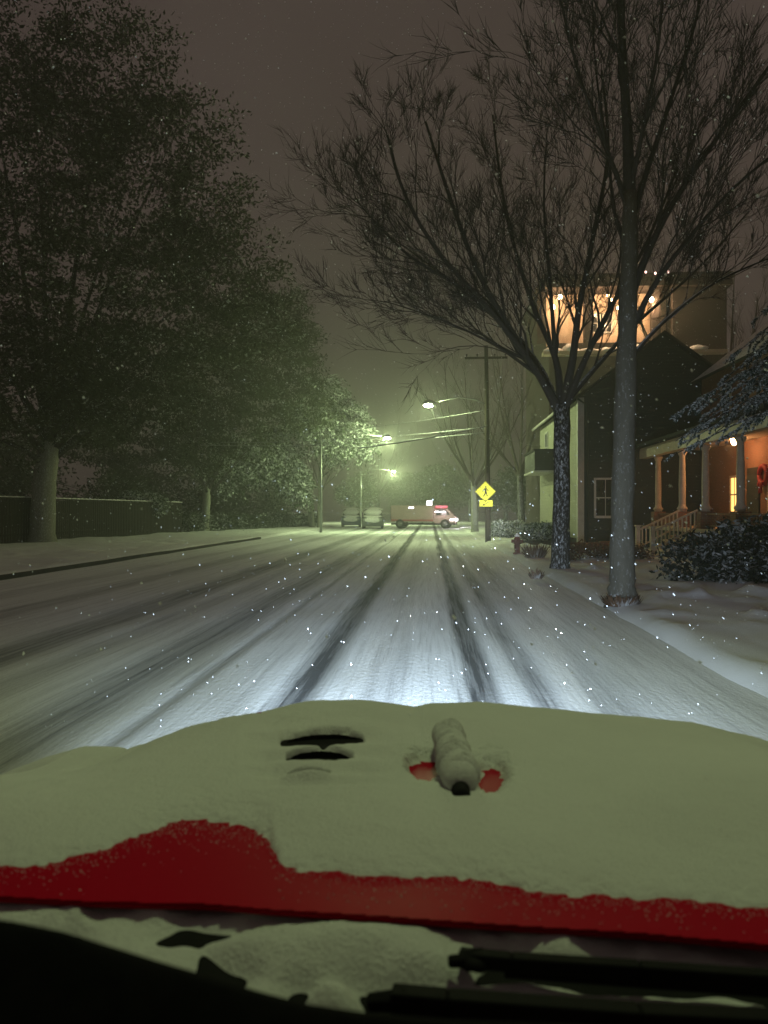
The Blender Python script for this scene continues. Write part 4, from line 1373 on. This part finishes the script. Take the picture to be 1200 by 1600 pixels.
rg2 = np.random.default_rng(21)
prob = np.where(dist < 12, np.exp(-np.maximum(-dist, 0) / 15), 0) * .55 * (Vv < EV - 2)
pick = rg2.random(prob.shape) < prob
gx, gy, gz = Xw[pick], Yw[pick], BASE[pick]
ng = len(gx)
gr_ = rg2.uniform(.0004, .0013, (ng, 1, 1))
o8 = np.array([[1, 0, 0], [-1, 0, 0], [0, 1, 0], [0, -1, 0], [0, 0, 1], [0, 0, -.3]], float)
gv = np.stack([gx, gy, gz], -1)[:, None] + np.concatenate([rg2.uniform(-.002, .002, (ng, 1, 2)), np.zeros((ng, 1, 1))], 2) + o8[None] * gr_ * rg2.uniform(.6, 1.2, (ng, 6, 1))
tri8 = np.array([[0, 2, 4], [2, 1, 4], [1, 3, 4], [3, 0, 4], [2, 0, 5], [1, 2, 5], [3, 1, 5], [0, 3, 5]])
tag(facemesh('snow_grains', gv[:, tri8].reshape(-1, 3, 3), None, M['car_snow']), 'loose snow grains along the melting edge on the red hood', 'snow', None, 'stuff')


def hood_pt(u, v, dz=0.):
    d = .35375 / ((v - 800) / F - .0625)
    x, y = cam2world((u - 600) / F * d, d)
    return Vector((x, y, float(hood_plane(d)) + dz))


# vent plate, plus black louvre strips standing in for shade inside the slots
mk = (np.abs(U - 503) < 95) & (Vv > 1140) & (Vv < 1228)
vo = gridmesh('hood_vent', Xw - CX, Yw, BASE + .003, M['black'], ho, mk)
for (uc, w2, vc, h2, sl) in ((504, 66, 1159, 12.0, -.045), (499, 54, 1185, 11.0, -.02), (482, 34, 1213, 5.5, 0)):
    lv = MB(); lo, hi = [], []
    for f in np.linspace(-.97, .97, 31):
        qq = max(1 - abs(f) ** 2.4, 0.02)
        u_ = uc + f * w2; v_ = vc + sl * f * w2 - h2 * .55 * (.35 + .65 * qq)
        p = hood_pt(u_, v_, -.016) - Vector((CX, 0, 0))
        lo.append(p); hi.append(p + Vector((0, -.002, .0225 * qq ** .45 + rnd.uniform(-.0007, .0007))))
    k_ = len(lo)
    back = [p + Vector((-.003 * 0, .004, 0)) for p in lo + hi]
    lv.add(lo + hi, [(i, i + 1, k_ + i + 1, k_ + i) for i in range(k_ - 1)])
    lv.build('shade_louvre', M['black'], vo)
# rubber post with a long cap of snow
pb = hood_pt(722, 1246, -.016)
fwd = Vector((-sn, cs, 0))
q = MB(); q.tube([pb + Vector((-CX - .004, 0, .030)) - fwd * .038, pb + Vector((-CX - .004, 0, .030)) - fwd * .035, pb + Vector((-CX, 0, .028)) + fwd * .10], [.010, .0135, .016], 12)
q.tube([pb + Vector((-CX, 0, -.004)) + fwd * .05, pb + Vector((-CX, 0, .03)) + fwd * .06], [.022, .018], 12)
q.build('hood_post', M['rubber'], ho, True)
q = MB()
rr = random.Random(9)
P_, R_ = [], []
for i in range(15):
    f = i / 14
    P_.append(pb + fwd * (-.008 + .30 * f) + Vector((rr.uniform(-.001, .001), 0, .036 + .006 * math.sin(f * 3.1) + rr.uniform(-.001, .001) - .010 * f)))
    R_.append((.030 - .003 * f) * (.62, .88, .97)[i] if i < 3 else (.030 - .003 * f) * (1 if f < .93 else .8) + rr.uniform(-.0012, .0012) + .0022 * math.sin(i * 2.1))
q.tube(P_, R_, 18)
for i in range(2, 14, 2):
    q.blob(P_[i] + Vector((rr.uniform(-.006, .006), 0, .004)), (R_[i] * .98, .024, R_[i] * 1.02), 20 + i, 16, 0, .06)
q.blob(pb + fwd * .002 + Vector((-.028, 0, .006)), (.018, .02, .012), 3, 10); q.blob(pb + fwd * .002 + Vector((.026, 0, .004)), (.02, .02, .012), 4, 10)
so = q.build('post_snow', M['car_snow'], None, True)
tag(so, 'narrow hump of snow capping the post between two bare red patches', 'snow')

# cowl below the hood's rear edge, with patchy snow
def cowl_pt(u, v, z=1.165):
    d = (CAMZ - z) * F / (v - 800)
    x, y = cam2world((u - 600) / F * d, d)
    return Vector((x, y, z))


xa = np.arange(-.75, .75, .003); da = np.arange(.54, .80, .003)
XC2, D2 = np.meshgrid(xa, da)
Z2 = 1.175 - .12 * np.clip(.725 - D2, 0, 1) + .002 * vn(XC2, D2, .05, 1)
Xw2 = XC2 * cs - D2 * sn; Yw2 = XC2 * sn + D2 * cs
gridmesh('cowl', Xw2 - CX, Yw2, Z2, M['black'], car)
U2 = 600 + F * XC2 / D2; V2 = 800 + F * (CAMZ - 1.181) / D2
E2 = np.interp(U2, edge_u, edge_v)
n1 = fbm(XC2, D2, .045, 2, 4); n2 = vn(XC2, D2, .012, 3)
below = V2 - E2
thn = .012 + .005 * n1 + .004 * n2
bw = np.interp(U2, [-200, 0, 150, 400, 700, 900, 1200, 1500], [58, 56, 42, 38, 48, 52, 56, 60])
tp = (bw + 10 * n1 - below) / 16
t2 = np.where(tp > 0, thn * np.sqrt(np.clip(tp, 0, 1)) - .001, -.004)


def blob2(uc, vc, a, b, h, pw=2.2, am=.22):
    q = (np.abs((U2 - uc) / a) ** pw + np.abs((V2 - vc) / b) ** pw) ** (1 / pw) + am * n1 + .08 * n2
    return h * np.sqrt(np.clip(1 - q, 0, 1))


lump = np.maximum.reduce([blob2(540, 1484, 200, 38, .028, 2.4, .2), blob2(640, 1502, 95, 26, .024, 2.4, .2), blob2(410, 1482, 90, 26, .020, 2.4, .25)])
small = np.maximum(blob2(525, 1566, 48, 34, .036), blob2(470, 1580, 110, 14, .012))
strip = np.maximum.reduce([blob2(960, 1553, 210, 17, .012, 4, .15), blob2(820, 1535, 80, 14, .014), blob2(1190, 1565, 25, 20, .015)])
left = np.maximum.reduce([blob2(200, 1505, 120, 26, .010, 2, 1.1), blob2(90, 1440, 150, 26, .010, 2, 1.0), blob2(290, 1540, 60, 20, .009, 2, 1.0), blob2(350, 1535, 50, 20, .010, 2, 1.0)])
add = np.maximum.reduce([lump, small, strip, left])
t2 = np.where(add > .0005, np.maximum(t2, add - .001), t2)
t2 = np.maximum(blur(np.clip(t2, -.004, 1), 2, 2), -.004) + .0014 * n2 * (t2 > .004)
t2 = np.where(below < -6, -.01, t2)
so = gridmesh('cowl_snow', Xw2, Yw2, Z2 + t2, M['car_snow'], None, t2 > -.002)
tag(so, 'broken clumps of snow on the black cowl around the wipers', 'snow', None, 'stuff')

# wipers
def wiper(pts, r, label=None):
    P = [p - Vector((CX, 0, 0)) for p in pts]
    q = MB()
    for a_, b_ in zip(P[:-1], P[1:]):
        q.bar(a_, a_.lerp(b_, .998), r * 1.5, r * 1.6)
    q.tube([P[0] - Vector((.02, 0, .004)), P[0] + (P[1] - P[0]) * .3], [r * .7, r * .95], 6)
    wo = q.build('wiper_arm', M['black'], car, False, .002)
    b = MB(); b.bar(P[0].lerp(P[-1], .1) + Vector((0, .0, -r * .7)), P[-1] + Vector((0, 0, -r * .7)), .006, .016); b.build('wiper_blade', M['rubber'], wo)


wiper([cowl_pt(735, 1497, 1.196), cowl_pt(800, 1503, 1.197), cowl_pt(1000, 1516, 1.196), cowl_pt(1290, 1537, 1.194)], .0085)
wiper([cowl_pt(612, 1560, 1.20), cowl_pt(700, 1568, 1.201), cowl_pt(1000, 1590, 1.20), cowl_pt(1290, 1605, 1.198)], .011)
q = MB(); q.blob(cowl_pt(740, 1500, 1.194) - Vector((CX, 0, 0)), (.015, .014, .008), 5, 12, 0, .25); q.build('wiper_pivot', M['black'], car, True)

# dashboard edge in front of the lens
dp_u = [-400, -200, 0, 80, 160, 240, 320, 400, 480, 560, 700, 900, 1200, 1500]
dp_v = [1415, 1424, 1446, 1462, 1487, 1512, 1535, 1560, 1580, 1592, 1604, 1612, 1622, 1640]
mb = MB(); rows = []
for d, dz in ((.46, -.035), (.435, -.006), (.42, 0.), (.40, -.006), (.36, -.03), (.30, -.10), (.28, -.25)):
    row = []
    for u, v in zip(np.interp(np.linspace(0, 13, 53), range(14), dp_u), np.interp(np.linspace(0, 13, 53), range(14), dp_v)):
        x, y = cam2world((u - 600) / F * .42, d)
        row.append((x - CX, y, CAMZ - (v - 800) / F * .42 + dz))
    rows.append(row)
n_ = 53
mb.add([p for r_ in rows for p in r_], [(i * n_ + j, i * n_ + j + 1, (i + 1) * n_ + j + 1, (i + 1) * n_ + j) for i in range(len(rows) - 1) for j in range(n_ - 1)])
mb.build('dashboard', simple('dash_vinyl', (.0025, .0025, .003), (.005, .005, .005), 60, .9, .03, .3, 200, .002), car, True)

# front end and wheels (below the hood line)
q = MB(); q.box(-.62, .62, 1.86, 1.98, .58, .93); gr = q.build('grille', M['red'], car, bevel=.03)
for i in range(7):
    s = MB(); s.box(-.33 + i * .11 - .03, -.33 + i * .11 + .03, 1.983, 1.99, .64, .88); s.build('slot', M['black'], gr)
for x in (-.5, .5):
    s = MB(); s.tube([(x, 1.975, .78), (x, 2.0, .78), (x, 2.005, .78)], [.105, .105, .09], 20); hl = s.build('headlight', M['head_lens'], car, True)
q = MB(); q.box(-.82, .82, 2.02, 2.2, .38, .56); q.build('bumper', M['black'], car, bevel=.03)
for x in (-.78, .78):
    for y in (1.45, -1.0):
        q = MB(); q.tube([(x - .12, y, .38), (x - .1, y, .38), (x + .1, y, .38), (x + .12, y, .38)], [.34, .38, .38, .34], 24); wo = q.build('wheel', M['rubber'], car, True)
        q = MB(); q.tube([(x - .125, y, .38), (x + .125, y, .38)], [.2, .2], 16); q.build('rim', M['galv'], wo, True)
q = MB(); q.box(-.74, -.70, .72, 1.9, .55, .93); q.box(.70, .74, .72, 1.9, .55, .93); q.box(-.76, .76, -1.9, .48, .45, 1.05); q.build('body', M['red'], car, bevel=.03)

HL = (.66, .82, 1.)
for x in (-.5, .5):
    s = lamp('SPOT', 'low_beam', (x, 2.06, .78), 1350, HL, car, spot_size=R(84), spot_blend=1., shadow_soft_size=.05); aim(s, (0, 1, -.16))
    s = lamp('SPOT', 'mid_beam', (x, 2.06, .78), 2300, HL, car, spot_size=R(34), spot_blend=1., shadow_soft_size=.05); aim(s, (x * .02 - .04, 1, -.045))
    s = lamp('SPOT', 'sign_fill_beam', (x, 2.06, .78), 46000, (.95, 1., .9), car, spot_size=R(6.5), spot_blend=1., shadow_soft_size=.05); aim(s, (2.95 - x, 36.5, 1.15))  # added narrow spot aimed at the yellow sign to make it bright

# ------------------------------------------------------------------ falling snow
N = 42000
rg = np.random.default_rng(77)
dd = 1.1 + 46 * rg.random(N) ** .8
uu = rg.uniform(-250, 1450, N); vv_ = rg.uniform(-150, 1150, N)
xc = (uu - 600) / F * dd
P = np.stack([xc * cs - dd * sn, xc * sn + dd * cs, CAMZ + (800 - vv_) / F * dd], -1)
ok = (P[:, 2] > .25) & ~((dd < 2.6) & (P[:, 2] < 1.25))
P = P[ok]; dd = dd[ok]; N = len(P)
r = .0014 + .0062 * rg.random((N, 1, 1)) ** 2.2 * np.where(dd > 10, 1.25, np.clip(dd / 7, .3, 1.))[:, None, None]
wind = np.array([.35, -.75, -.55]); wind /= np.linalg.norm(wind)
oct_ = np.array([[1, 0, 0], [-1, 0, 0], [0, 1, 0], [0, -1, 0], [0, 0, 1], [0, 0, -1]], float)
V = oct_[None] * rg.uniform(.5, 1.3, (N, 6, 1)) + rg.normal(size=(N, 6, 3)) * .15
V = V + (V @ wind)[..., None] * wind[None, None] * rg.uniform(.3, 1.6, (N, 1, 1))
V = P[:, None] + V * r
tri = np.array([[0, 2, 4], [2, 1, 4], [1, 3, 4], [3, 0, 4], [2, 0, 5], [1, 2, 5], [3, 1, 5], [0, 3, 5]])
T = V[:, tri].reshape(-1, 3, 3)
fs = facemesh('falling_snow', T, None, simple('snowflake', (.85, .87, .9), (.8, .82, .85), 5, .9, .1))
tag(fs, 'snowflakes falling through the night air', 'snow', None, 'stuff')

# ------------------------------------------------------------------ haze
hz = MB(); hz.box(-70, 70, -12, 175, -1.6, 30)
o = hz.build('haze', None)
m = NT('snowy_air')
pv = m.n('ShaderNodeVolumePrincipled')
pv.inputs['Color'].default_value = (.9, .92, .9, 1); pv.inputs['Density'].default_value = .0042; pv.inputs['Anisotropy'].default_value = .45
m.t.nodes.remove(m.b)
m.l(pv.outputs[0], m.out.inputs['Volume'])
o.data.materials.clear(); o.data.materials.append(m.mat)
tag(o, 'snow filled night air', 'haze', None, 'stuff')

# ------------------------------------------------------------------ camera and render settings
cam = bpy.data.cameras.new('camera'); co = link(bpy.data.objects.new('camera', cam))
co.location = (0, 0, CAMZ); co.rotation_euler = (R(90), 0, YAW)
cam.sensor_fit = 'VERTICAL'; cam.sensor_height = 36; cam.lens = 26
cam.clip_start = .05; cam.clip_end = 3000
cam.dof.use_dof = True; cam.dof.focus_distance = 25; cam.dof.aperture_fstop = 6.3
scene.camera = co
scene.render.engine = 'CYCLES'
scene.cycles.use_denoising = True
scene.cycles.max_bounces = 6; scene.cycles.diffuse_bounces = 3; scene.cycles.glossy_bounces = 2; scene.cycles.volume_bounces = 0
scene.cycles.transparent_max_bounces = 8
scene.cycles.sample_clamp_indirect = 3
scene.view_settings.view_transform = 'Standard'; scene.view_settings.look = 'None'
scene.view_settings.exposure = 0; scene.view_settings.gamma = 1
